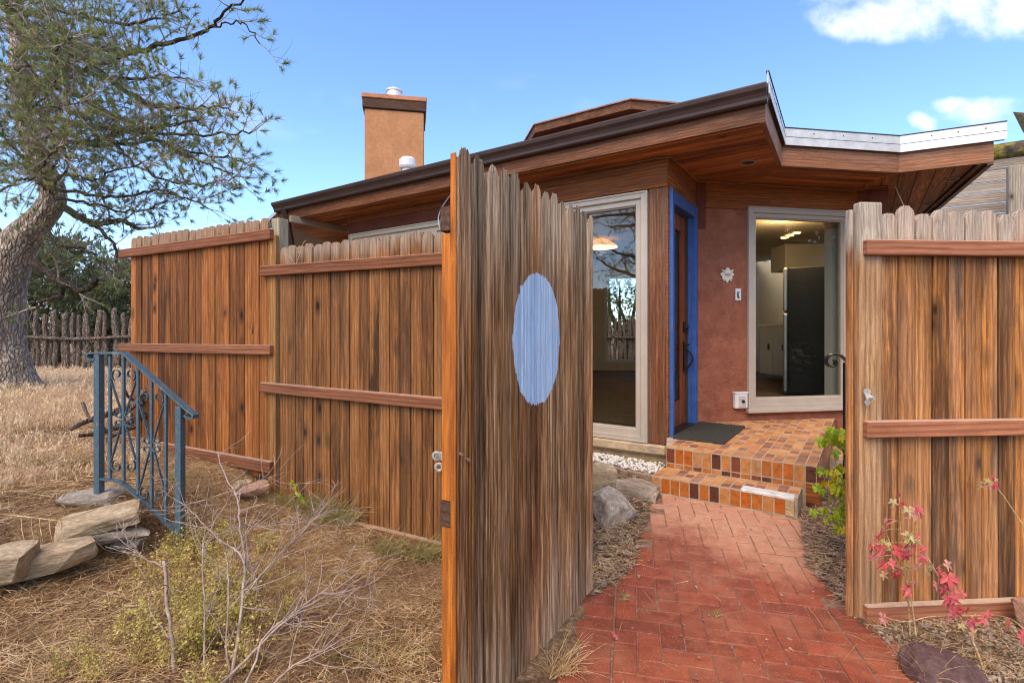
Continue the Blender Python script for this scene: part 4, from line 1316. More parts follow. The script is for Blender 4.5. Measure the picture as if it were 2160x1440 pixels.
# ------------------------------------------------------------------ tiled steps
steps = thing('tiled_steps', 'orange and brown tiled entrance steps with landing', 'steps', (1.7, 4.4, .09))
FA = C0 + nA * .375                      # foot of the front edge on the wall A axis
PZ, TZ = .40, .235
s0, s1 = -.11, -1.17                     # along dA (negative = towards the right of the picture)
F0 = FA + dA * s0; F1 = FA + dA * s1
Rr = Vector((3.40, 5.66))
tr_n = -dA
core = MB()
plat = [F0, F1, F1 + dD * 2.42, C1 + dB * .02, C0 + nA * .02 + dA * .0]
core.prism([tuple(p) for p in plat], 0, PZ + .0002)
core.build('landing_core', M['grout'], steps)
t0n, t1n = .0, .285
lowf = FA + nA * t1n
L0 = lowf + dA * s0 + dA * .02; L1 = lowf + dA * (s1 + .09)
core = MB(); core.prism([tuple(p) for p in (L0, L1, L1 - nA * (t1n - .002), L0 - nA * (t1n - .002))], 0, TZ + .0002)
core.build('step_core', M['grout'], steps)
ncol = 15; pitch = (s0 - s1) / ncol
tw = pitch - .0085
row = .108
me_top = MB().box((0, 0, 0), (tw, row - .0065, .012), bev=.0012).mesh('landing_tile', M['tile_top'])
angA = math.atan2(-dA.y, -dA.x)
B_lim = nB.dot(C1)
for i in range(ncol):
    sc_ = s0 - pitch * (i + .5)
    for j in range(26):
        c = FA + dA * sc_ + dD * (row * (j + .5) + .004)
        # stay on the landing: outside the walls
        if nB.dot(c) - B_lim < .03: break
        if nD.dot(c - C0) < -.01 and nA.dot(c - C0) < .0: continue
        if nD.dot(c - C0) < .02 and nA.dot(c - C0) < .03: continue
        link('landing_tile', me_top, steps, (c.x, c.y, PZ - .004 + rng.uniform(-.001, .001)), (rng.uniform(-.006, .006), rng.uniform(-.006, .006), angA))
def riser(sA, n_off, count, z0, z1, name):
    me = MB().box((0, 0, 0), (tw, .010, z1 - z0 - .007), bev=.0012).mesh(name, M['tile_riser'])
    for i in range(count):
        c = FA + dA * (sA - pitch * (i + .5)) + nA * n_off
        link(name, me, steps, (c.x, c.y, (z0 + z1) / 2), (rng.uniform(-.006, .006), 0, angA + rng.uniform(-.006, .006)))
riser(s0, -.003, ncol, PZ - .122, PZ - .004, 'riser_tile')
riser(s0, -.0032, ncol - 1, TZ + .002, PZ - .124, 'riser_tile')
for i in range(ncol - 1):
    for j in range(3):
        c = FA + dA * (s0 + .02 - pitch * (i + .5)) + nA * (t1n - .092 * (j + .5))
        if j == 0 and i >= ncol - 6: continue
        link('tread_tile', bpy.data.meshes.get('tread_tile') or MB().box((0, 0, 0), (tw, .087, .012), bev=.002).mesh('tread_tile', M['tile_top']), steps, (c.x, c.y, TZ - .004), (rng.uniform(-.008, .008), 0, angA))
riser(s0 + .02, t1n - .003, ncol - 2, TZ - .125, TZ - .008, 'riser_tile')
# broken nosing patched with white cement
a = FA + dA * (s0 + .02 - pitch * (ncol - 6)) + nA * (t1n - .045); b = FA + dA * (s1 + .105) + nA * (t1n - .045)
pm = MB(); pm.beam((a.x, a.y, TZ - .006), (b.x, b.y, TZ - .012), .10, .028, .008); pm.build('patched_nosing', M['white_repair'], steps)
c = FA + dA * (s1 + .135) + nA * (t1n + .002); MB().box((c.x, c.y, TZ - .07), (.055, .014, .11), rz=angA, bev=.004).build('broken_corner', M['foundation'], steps)
wpart('side_board', F1, dD, nD, .01, 2.3, .001, .02, .05, PZ - .09, M['house_wood'], steps, .002)
wpart('side_board', F1, dD, nD, .002, 2.3, .001, .03, PZ - .088, PZ - .006, M['tile_riser'], steps, .002)
wpart('end_panel', FA, dA, nA, s1 - .02, s1 + pitch - .004, -.01, .004, .02, PZ - .125, M['house_wood'], steps, .002)
# lower tiled side step beyond the landing
side = [F1 + dD * 1.15 + (-dA) * .01, F1 + dD * 1.15 - dA * .42, F1 + dD * 2.55 - dA * .42, F1 + dD * 2.42 + (-dA) * .01]
MB().prism([tuple(p) for p in side], 0, .2302).build('side_step_core', M['grout'], steps)
for i in range(5):
    for j in range(12):
        c = F1 + dD * (1.16 + row * (j + .5)) - dA * (.014 + pitch * (i + .5))
        link('side_tile', me_top, steps, (c.x, c.y, .226), (0, 0, angA))

# door mat
dm = thing('door_mat', 'black bristly rubber door mat on the tiled landing', 'mat', (1.9, 4.75, PZ))
mc = C0 + nD * .265 + dD * .43
mb = MB(); mb.box((0, 0, .006), (.90, .43, .012), bev=.004)
ma = math.atan2(dD.y, dD.x)
base = link('backing', mb.mesh('backing', M['mat_rubber']), dm, (mc.x, mc.y, PZ + .004), (0, 0, ma))
V = []; Fc = []
for i in range(96):
    for j in range(46):
        x = -.445 + .89 * i / 95; y = -.21 + .42 * j / 45
        h = rng.uniform(.006, .018); o = len(V); r_ = .0040
        jx, jy = rng.uniform(-.003, .003), rng.uniform(-.003, .003)
        V += [(x - r_, y - r_, 0), (x + r_, y - r_, 0), (x, y + r_, 0), (x + jx, y + jy, h)]
        Fc += [(o, o + 1, o + 3), (o + 1, o + 2, o + 3), (o + 2, o, o + 3)]
br = link('bristles', fast_mesh('bristles', np.array(V), np.array(Fc), M['mat_rubber']), dm, (mc.x, mc.y, PZ + .016), (0, 0, ma))
structure(br, 'stuff')

# ------------------------------------------------------------------ things on wall B
def onB(u, z, off=0.0):
    k = (u - CX) / F_PX
    t = (k * C1.y - C1.x) / (dB.x - k * dB.y)
    return wp(C1, dB, nB, t, off, z)
def z_at(u, v):
    return CAMZ + (HY - v) / F_PX * onB(u, 0).y
B3 = Vector((dB.x, dB.y, 0)); N3 = Vector((nB.x, nB.y, 0)); Z3 = Vector((0, 0, 1))
# white plaster plaque: pointed shield with wings, scroll and head
c = onB(1532, z_at(1532, 581), .004)
pq = thing('wall_plaque', 'small white plaster star-shaped plaque on the red stucco wall', 'plaque', c)
S = .0455
def plate(mb, pts, off, th):
    q = [c + B3 * (x * S) + Z3 * (y * S) + N3 * off for x, y in pts]
    q2 = [p + N3 * th for p in q]
    n = len(pts)
    mb.add(q + q2, [tuple(range(n, 2 * n)), tuple(range(n - 1, -1, -1))] + [(i, (i + 1) % n, (i + 1) % n + n, i + n) for i in range(n)])
mb = MB(); plate(mb, [(-1.75, .25), (-1.2, .75), (1.25, .75), (1.8, .2), (1.2, -.35), (1.2, -.95), (.55, -1.0), (0, -1.75), (-.55, -1.0), (-1.1, -.95), (-1.15, -.35)], 0, .014); mb.build('shield', M['plaster'], pq)
mb = MB(); plate(mb, [(-1.45, 1.22), (-.2, 1.05), (.2, 1.05), (1.55, 1.3), (1.2, .75), (.5, .55), (-.5, .55), (-1.25, .95)], .012, .012); mb.build('wings', M['plaster'], pq)
mb = MB(); mb.tube([c + Z3 * (S * a) + N3 * (.018 + .0) for a in (.05, .35, .7, 1.1, 1.5, 1.75)], [.022, .036, .034, .026, .018, .010], 10); mb.build('head', M['plaster'], pq, True)
for sx in (-1, 1):
    mb = MB(); mb.tube([c + B3 * (sx * S * (1.0 + .28 * math.cos(t))) + Z3 * (S * (-.95 + .3 * math.sin(t))) + N3 * .014 for t in np.linspace(0, 5, 10)], .007, 6); mb.build('scroll', M['plaster'], pq, True)
# door bell plate
c = onB(1556.5, z_at(1556.5, 621), .003)
db = thing('door_bell', 'white door bell plate with dark push lever beside the window', 'door bell', c)
def bplate(w, h, th, off, name, mat, parent, bev=.002, dx=0, dz=0):
    return link(name, MB().box((0, 0, 0), (w, th, h), bev=bev).mesh(name, mat), parent, c + B3 * dx + Z3 * dz + N3 * (off + th / 2), (0, 0, math.atan2(dB.y, dB.x)))
bplate(.066, .124, .006, 0, 'plate', M['white_plastic'], db)
mb = MB(); mb.tube([c + B3 * x + Z3 * z + N3 * .012 for x, z in ((-.008, .028), (-.010, .0), (-.006, -.03), (.010, -.034))], [.006, .008, .008, .005], 8); mb.build('lever', M['black_metal'], db)
mb = MB(); mb.tube([c + B3 * .012 + Z3 * .028 + N3 * .005, c + B3 * .012 + Z3 * .028 + N3 * .009], .004, 8); mb.build('screw', M['black_metal'], db)
# outlet box
c = onB(1558, z_at(1558, 843), .002)
ob = thing('outlet_box', 'weatherproof white outlet box low on the red stucco wall', 'outlet box', c)
bplate(.145, .165, .05, 0, 'box', M['white_plastic'], ob, .006)
bplate(.155, .016, .056, 0, 'lid', M['white_plastic'], ob, .003, dz=.080)
bplate(.085, .115, .006, .05, 'plate', M['outlet_grey'], ob, .002, dx=.008, dz=-.008)
mb = MB(); mb.tube([c + B3 * .010 + Z3 * -.008 + N3 * .056, c + B3 * .010 + Z3 * -.008 + N3 * .076], [.016, .013], 12); mb.build('knob', M['black_metal'], ob)
# black hand rail with a scroll end
hx = P(1785, 760, 3.9)
hr = thing('hand_rail', 'black iron hand rail with scroll end beside the landing', 'hand rail', (hx.x, hx.y, .15))
mb = MB(); mb.box((hx.x, hx.y, .60), (.034, .034, 1.02), bev=.003); mb.build('post', M['black_metal'], hr)
tp = Vector((hx.x, hx.y, 1.11))
pts = [tp + Vector((.012, 0, 0)), tp + Vector((-.055, -.02, .055)), tp + Vector((-.13, -.045, .062))]
cc_ = tp + Vector((-.135, -.047, .008))
pts += [cc_ + Vector((-math.sin(t) * (.054 - .006 * t), 0, math.cos(t) * (.054 - .006 * t))) for t in np.linspace(.0, 5.4, 16)]
mb = MB(); mb.ribbon(pts, Vector((.1, 1, 0)), .045, .010); mb.build('rail', M['black_metal'], hr)

# ------------------------------------------------------------------ grey plank wall beyond the roof corner
pw0 = P(2065, 400, 8.2)
pwall = thing('plank_wall', 'weathered grey plank wall behind the roof corner', 'wall', (pw0.x, pw0.y, 0))
o2 = Vector((pw0.x, pw0.y))
z = 4.00
for i in range(9):
    h = rng.uniform(.155, .185)
    wpart('plank', o2, -dA, nA, -1.6, 1.9, -.02, .006 + rng.uniform(-.006, .006), z - h + .006, z, M['grey_board'], pwall, .004)
    z -= h
p0 = P(2150, 400, 7.6)
link('post', MB().box((0, 0, 1.88), (.26, .12, 3.76), bev=.01).mesh('post', M['grey_post']), pwall, (p0.x, p0.y, 0), (0, 0, -.5))
wpart('post', o2, -dA, nA, -1.4, -1.28, -.2, -.03, 0, 3.9, M['grey_post'], pwall, .006)
N = NT('moss_log', .95, .1); v_ = N.pos(); n_1 = N.noise(v_, 9, 5, .7)
N.base(N.mix(N.ramp(N.noise(v_, 5, 5, .7), [(.45, 0.0), (.6, 1.0)]), N.ramp(n_1, [(.3, (.05, .038, .03)), (.7, (.15, .12, .09))]), N.ramp(n_1, [(.4, (.12, .13, .03)), (.65, (.42, .34, .05))]))); N.bump(n_1, 1.0, .05)
lg = MB(); aa = wp(o2, -dA, nA, -1.5, -.05, 4.12); bb = wp(o2, -dA, nA, 1.9, -.05, 4.16)
lg.tube([aa.lerp(bb, t) + Vector((0, 0, .02 * math.sin(t * 9))) for t in np.linspace(0, 1, 14)], .135, 12, jit=.08); lg.build('mossy_log', N.m, pwall, True)
for (u, v) in ((2000, 452), (2040, 448), (2080, 440), (2110, 446), (2060, 462)):
    pass
# neighbouring roof corner
nr0 = P(2136, 236, 9.0)
nroof = thing('roof_corner', 'small wooden eave corner showing at the right edge above planks', 'roof', nr0)
m = MB(); m.add([nr0, nr0 + Vector((.9, .1, -.03)), nr0 + Vector((1.3, .5, .16)), nr0 + Vector((.72, .6, .14)), nr0 + Vector((.48, .3, -.25)), nr0 + Vector((1.2, .3, -.27))], [(0, 1, 2, 3), (0, 4, 5, 1), (0, 3, 4), (3, 2, 5, 4), (1, 5, 2)])
m.build('eave', M['post_pale'], nroof)
pb = P(2160, 300, 9.2); MB().box((pb.x + .85, pb.y + .35, 2.3), (.5, .5, 4.6)).build('wall', M['grey_board'], nroof)

# ------------------------------------------------------------------ wrought iron railing
def RP(u, v, dy=0.0):
    return P(u, v, 3.22 - .10 * (u - 208) / 172 + dy)
rail = thing('iron_railing', 'blue wrought iron stair railing with heart scrolls', 'railing', (RP(290, 1060).x, 3.18, .1))
def square_bar(name, u, v0, v1, w):
    a, b = RP(u, v0), RP(u, v1)
    b.x, b.y = a.x, a.y
    link(name, MB().box((0, 0, 0), (w, w, a.z - b.z), bev=.002).mesh(name, M['blue_iron']), rail, (a + b) / 2, (0, 0, -.18))
square_bar('post', 209, 748, 1042, .040)
square_bar('post', 380, 856, 1180, .040)
for u, v0, v1 in ((232.5, 750, 1008), (261, 753, 1014), (291.5, 779, 1042), (320, 803, 1074), (350, 830, 1106)):
    square_bar('baluster', u, v0, v1, .0165)
yd = Vector((.17, 1, 0))
pts = [RP(206, 757), RP(196, 759), RP(190, 754), RP(189, 748), RP(194, 744.5), RP(209, 743.5), RP(240, 744), RP(262, 745), RP(268, 748)]
pts += [RP(268 + (396 - 268) * t, 748 + (862 - 748) * t) for t in np.linspace(.08, 1, 8)]
pts += [RP(407, 870), RP(412, 875), RP(411, 880), RP(405, 882), RP(398, 879), RP(394, 874)]
MB().ribbon(pts, yd, .046, .011).build('top_rail', M['blue_iron'], rail)
MB().ribbon([RP(204, 1007), RP(252, 1014), RP(259, 1018), RP(300, 1053), RP(340, 1090), RP(374, 1123)], yd, .034, .010).build('bottom_rail', M['blue_iron'], rail)
def scrolls(u0, vt, vm_, vb):
    for sx in (-1, 1):
        top = []
        for t in np.linspace(-1.0, 4.4, 18)[::-1]:
            r_ = 5 + 8.5 * (4.4 - t) / 5.4
            top.append(RP(u0 + sx * (14.5 + r_ * math.cos(t) * .85), vt + 13 - r_ * math.sin(t) * 1.05))
        top += [RP(u0 + sx * 26, vt + 26), RP(u0 + sx * 20, vt + 45), RP(u0 + sx * 9, vm_ - 24), RP(u0 + sx * 3.5, vm_ - 6), RP(u0 + sx * 5, vm_ + 1)]
        for t in np.linspace(math.pi * .9, -math.pi * .9, 9):
            top.append(RP(u0 + sx * (11 + 6 * math.cos(t + .0) * (1)), vm_ - 6 - 6 * math.sin(-t)))
        MB().ribbon(top, yd, .014, .0045).build('scroll', M['blue_iron'], rail)
        bot = []
        for t in np.linspace(-1.0, 4.4, 18)[::-1]:
            r_ = 5 + 8.5 * (4.4 - t) / 5.4
            bot.append(RP(u0 + sx * (14.5 + r_ * math.cos(t) * .85), vb - 13 + r_ * math.sin(t) * 1.05))
        bot += [RP(u0 + sx * 26, vb - 26), RP(u0 + sx * 20, vb - 45), RP(u0 + sx * 9, vm_ + 30), RP(u0 + sx * 3.5, vm_ + 14), RP(u0 + sx * 5, vm_ + 6)]
        for t in np.linspace(math.pi * .9, -math.pi * .9, 9):
            bot.append(RP(u0 + sx * (11 + 6 * math.cos(t)), vm_ + 12 + 6 * math.sin(-t)))
        MB().ribbon(bot, yd, .014, .0045).build('scroll', M['blue_iron'], rail)
scrolls(261, 777, 880, 996)
scrolls(320.5, 826, 935, 1053)

# ------------------------------------------------------------------ stones
def rock_mesh(name, size, seed, mat, n=26, rough=.035, cuts=2, flat=False, sm=.15):
    r = random.Random(seed)
    bm = bmesh.new()
    for i in range(n):
        v = Vector((r.uniform(-1, 1), r.uniform(-1, 1), r.uniform(-1, 1)))
        m_ = max(abs(v.x), abs(v.y), abs(v.z))
        v = (v / m_ if sm < .4 else v.normalized() * 1.05) * r.uniform(.82, 1.0) if not flat else Vector((v.x / m_ * r.uniform(.8, 1), v.y / m_ * r.uniform(.8, 1), r.choice((-1, 1)) * r.uniform(.75, 1)))
        bm.verts.new(Vector((v.x * size[0] / 2, v.y * size[1] / 2, v.z * size[2] / 2)))
    res = bmesh.ops.convex_hull(bm, input=bm.verts)
    for v in [v for v in bm.verts if not v.link_faces]: bm.verts.remove(v)
    bmesh.ops.triangulate(bm, faces=bm.faces)
    bmesh.ops.subdivide_edges(bm, edges=bm.edges[:], cuts=cuts, use_grid_fill=True)
    bmesh.ops.triangulate(bm, faces=bm.faces)
    bmesh.ops.smooth_vert(bm, verts=bm.verts, factor=sm, use_axis_x=True, use_axis_y=True, use_axis_z=True)
    mx = max(size)
    for v in bm.verts:
        q = v.co * (6 / mx) + Vector((seed, 0, 0))
        if flat: v.co += Vector((v.normal.x, v.normal.y, 0)) * (mnoise.noise(Vector((q.x * .3, q.y * .3, v.co.z / size[2] * 5 + seed))) * .028 * mx)
        v.co += v.normal * (mnoise.noise(q) * rough * mx * .7 + mnoise.noise(q * 3.1) * rough * mx * .35)
    me = bpy.data.meshes.new(name); bm.to_mesh(me); bm.free()
    me.materials.append(mat)
    return me
def rock(name, label, u, v, dep, size, rz, mat, seed, tilt=(0, 0), flat=False, z=None, group=None, n=26, sm=.15):
    c = P(u, v, dep)
    if z is not None: c.z = z
    o = link(name, rock_mesh(name, size, seed, mat, n=n, flat=flat, sm=sm), None, c, (tilt[0], tilt[1], rz))
    tag(o, label, 'rock', group)
    return o
G1 = 'sandstone blocks edging the slope'
rock('sandstone_block', 'long tan sandstone block with a dark stain, edging the slope', 96, 1180, 2.72, (.46, .24, .115), R(28), M['sandstone'], 11, (0, R(-6)), True, group=G1)
rock('sandstone_block', 'tan stone cut off by the left picture edge', 8, 1188, 2.58, (.24, .24, .15), R(20), M['sandstone'], 12, (0, 0), True, group=G1)
rock('sandstone_block', 'big tilted tan slab on the slope just below the railing foot', 212, 1098, 2.98, (.42, .28, .085), R(30), M['sandstone'], 13, (R(4), R(-8)), True, group=G1)
rock('slate_slab', 'grey layered slab tucked under the tilted tan slab', 240, 1122, 3.0, (.40, .2, .075), R(24), M['slate'], 14, (0, R(-6)), True, group=G1)
rock('slate_slab', 'dark grey slab at the foot of the railing upper post', 190, 1050, 3.24, (.36, .24, .075), R(16), M['slate'], 15, (0, R(-3)), True, group=G1)
rock('sandstone_block', 'small pale stone half sunk below the tilted slab', 272, 1140, 3.05, (.18, .12, .05), R(10), M['slate'], 16, (0, 0), True, group=G1)
G2 = 'flat stones by the fence foot'
rock('flat_stone', 'flat tan stone nearest the fence foot step', 495, 1022, 3.92, (.34, .22, .09), R(-12), M['sandstone'], 21, (0, 0), True, group=G2)
rock('flat_stone', 'flat tan stone lying in front of its twin by the fence', 455, 1040, 3.78, (.26, .18, .07), R(12), M['flatstone'], 22, (0, 0), True, group=G2)
rock('flat_stone', 'reddish flat stone leaning at the fence corner', 535, 1034, 3.78, (.24, .14, .07), R(30), M['sandstone_red'], 23, (R(12), R(-12)), True, group=G2)
rock('boulder', 'large grey angular boulder beside the brick path', 1288, 1076, 3.50, (.32, .34, .27), R(28), M['granite'], 31, (R(6), R(8)), n=18)
rock('flat_rock', 'flat brown rock behind the grey boulder by steps', 1340, 1032, 3.98, (.40, .34, .12), R(-30), M['flatstone'], 32, (R(-4), R(4)), True)
rock('flat_rock', 'tan rock between the gate edge and the boulder', 1262, 1010, 3.75, (.26, .22, .22), R(10), M['sandstone'], 35, (0, 0))
rock('purple_rock', 'dark purple rock in front of the weathered fence', 1990, 1420, 2.03, (.37, .22, .17), R(-14), M['purple_rock'], 33, (0, R(9)), z=.015, n=70, sm=.6)
rock('pale_stone', 'small orange-pink stone at the right picture edge', 2165, 1292, 2.36, (.12, .10, .13), R(0), M['sandstone_red'], 34)

# ------------------------------------------------------------------ trees
def bez(pts, n):
    """smooth resample (Catmull-Rom) of a list of (Vector, radius)"""
    out = []
    m = len(pts)
    for i in range(m - 1):
        p0, p1, p2, p3 = pts[max(i - 1, 0)], pts[i], pts[i + 1], pts[min(i + 2, m - 1)]
        for k in range(n):
            t = k / n
            a = .5 * ((2 * p1[0]) + (p2[0] - p0[0]) * t + (2 * p0[0] - 5 * p1[0] + 4 * p2[0] - p3[0]) * t * t + (-p0[0] + 3 * p1[0] - 3 * p2[0] + p3[0]) * t ** 3)
            out.append((a, p1[1] + (p2[1] - p1[1]) * t))
    out.append(pts[-1])
    return out

def rvec(r):
    while True:
        v = Vector((r.uniform(-1, 1), r.uniform(-1, 1), r.uniform(-1, 1)))
        if .05 < v.length < 1: return v.normalized()

class Pine:
    def __init__(s, seed, tuft_len=.055, needles=30, nw=.0034):
        s.r = random.Random(seed); s.br = MB(); s.tw = MB(); s.tv = []; s.tf = []; s.tl = tuft_len; s.nn = needles; s.nw = nw; s.nt = 0
    def tuft(s, p, d, k=1.0):
        r = s.r; s.nt += 1
        d = d.normalized()
        a = d.orthogonal().normalized(); b = d.cross(a)
        for i in range(int(s.nn * k)):
            an = r.uniform(0, 6.283); sp = r.uniform(.15, 1.1)
            dirv = d * math.cos(sp) + (a * math.cos(an) + b * math.sin(an)) * math.sin(sp)
            q = p - d * r.uniform(-.005, .05)
            L = s.tl * r.uniform(.75, 1.2)
            side = dirv.cross(rvec(r))
            if side.length < 1e-4: continue
            side = side.normalized() * s.nw / 2
            o = len(s.tv)
            e = q + dirv * L
            s.tv += [(q - side)[:], (q + side)[:], e[:]]
            s.tf.append((o, o + 1, o + 2))
    def twig(s, p, d, L, rad, tuft=True, droop=0.0):
        r = s.r
        pts = [p]; q = p.copy(); d = d.normalized()
        n = 4
        for i in range(n):
            d = (d + rvec(r) * .28 + Vector((0, 0, .16 - droop))).normalized()
            q = q + d * (L / n); pts.append(q.copy())
        s.tw.tube(pts, [rad * (1 - .6 * i / n) for i in range(n + 1)], 3, cap=False)
        if tuft: s.tuft(q, d)
        return pts, d
    def branch(s, p, d, L, rad, tufty=.7, spacing=.075, twl=(.08, .26)):
        r = s.r
        n = max(4, int(L / .12))
        pts = [p]; q = p.copy(); d = d.normalized(); ds = [d]
        for i in range(n):
            d = (d + rvec(r) * .25 + Vector((0, 0, .05))).normalized()
            q = q + d * (L / n); pts.append(q.copy()); ds.append(d.copy())
        s.tw.tube(pts, [rad * (1 - .7 * i / n) for i in range(n + 1)], 4, cap=False)
        k = int(L / spacing)
        for i in range(k):
            f = (i + r.random()) / k
            if f < .12: continue
            j = min(n - 1, int(f * n)); t = f * n - j
            pp = pts[j].lerp(pts[j + 1], t)
            dd = (ds[j] * .55 + rvec(r) * .9 + Vector((0, 0, .08))).normalized()
            s.twig(pp, dd, r.uniform(*twl), rad * .35, r.random() < tufty * (.35 + .75 * f))
        for i in range(int(k * .9)):
            j = r.randint(0, n - 1); pp = pts[j].lerp(pts[j + 1], r.random())
            s.twig(pp, (ds[j] * .3 + rvec(r)).normalized(), r.uniform(.10, .30), max(.0022, rad * .3), False, .12)
        s.tuft(q, d)
    def limb(s, pts, n=5, jitter=.02, spawn=1.0, blen=(.3, .8), start=.2, tufty=.7, sides=8, bias=Vector((0, 0, .1))):
        """pts: list of (Vector, radius)"""
        r = s.r
        sm = bez(pts, n)
        P_ = [(a + rvec(r) * jitter * (0 if i == 0 else 1), rad) for i, (a, rad) in enumerate(sm)]
        s.br.tube([a for a, _ in P_], [b for _, b in P_], sides, jit=.08)
        m = len(P_)
        for i in range(m - 1):
            f = i / (m - 1)
            if f < start: continue
            seg = (P_[i + 1][0] - P_[i][0]); L = seg.length
            k = L / .13 * spawn
            k = int(k) + (1 if r.random() < k - int(k) else 0)
            for _ in range(k):
                pp = P_[i][0].lerp(P_[i + 1][0], r.random())
                dd = (seg.normalized() * r.uniform(.2, 1.0) + rvec(r) * .9 + bias).normalized()
                s.branch(pp, dd, r.uniform(*blen) * (1.1 - .45 * f), max(.006, P_[i][1] * .34), tufty)
        s.branch(P_[-1][0], (P_[-1][0] - P_[-2][0]).normalized(), .3, max(.005, P_[-1][1]), .9)
    def finish(s, root, bark, twigm, needm, trunk=None):
        s.br.build('limbs', bark, root, True)
        s.tw.build('twigs', twigm, root)
        cr = link('crown', fast_mesh('crown', np.array(s.tv), np.array(s.tf), needm), root)
        cr['kind'] = 'stuff'

def trunk_mesh(pts, sides, seed, amp=.05):
    """bark-ridged trunk through (Vector, radius) points"""
    sm = bez(pts, 9)
    m = MB(); V = []; Fc = []
    a = Vector((1, 0, 0))
    for i, (c, rad) in enumerate(sm):
        t = (sm[min(i + 1, len(sm) - 1)][0] - sm[max(i - 1, 0)][0]).normalized()
        a = (a - t * a.dot(t)).normalized(); b = t.cross(a)
        for k in range(sides):
            an = 2 * math.pi * k / sides
            nz = mnoise.noise(Vector((math.cos(an) * 3.5, math.sin(an) * 3.5, i * .09 + seed))) + .6 * mnoise.noise(Vector((math.cos(an) * 9, math.sin(an) * 9, i * .25 + seed)))
            r_ = rad * (1 + amp * 1.6 * nz)
            q = c + (a * math.cos(an) + b * math.sin(an)) * r_
            V.append(q[:])
    n = sides
    for i in range(len(sm) - 1):
        for k in range(n):
            k2 = (k + 1) % n
            Fc.append((i * n + k, i * n + k2, i * n + n + k2, i * n + n + k))
    m.add(V, Fc)
    return m

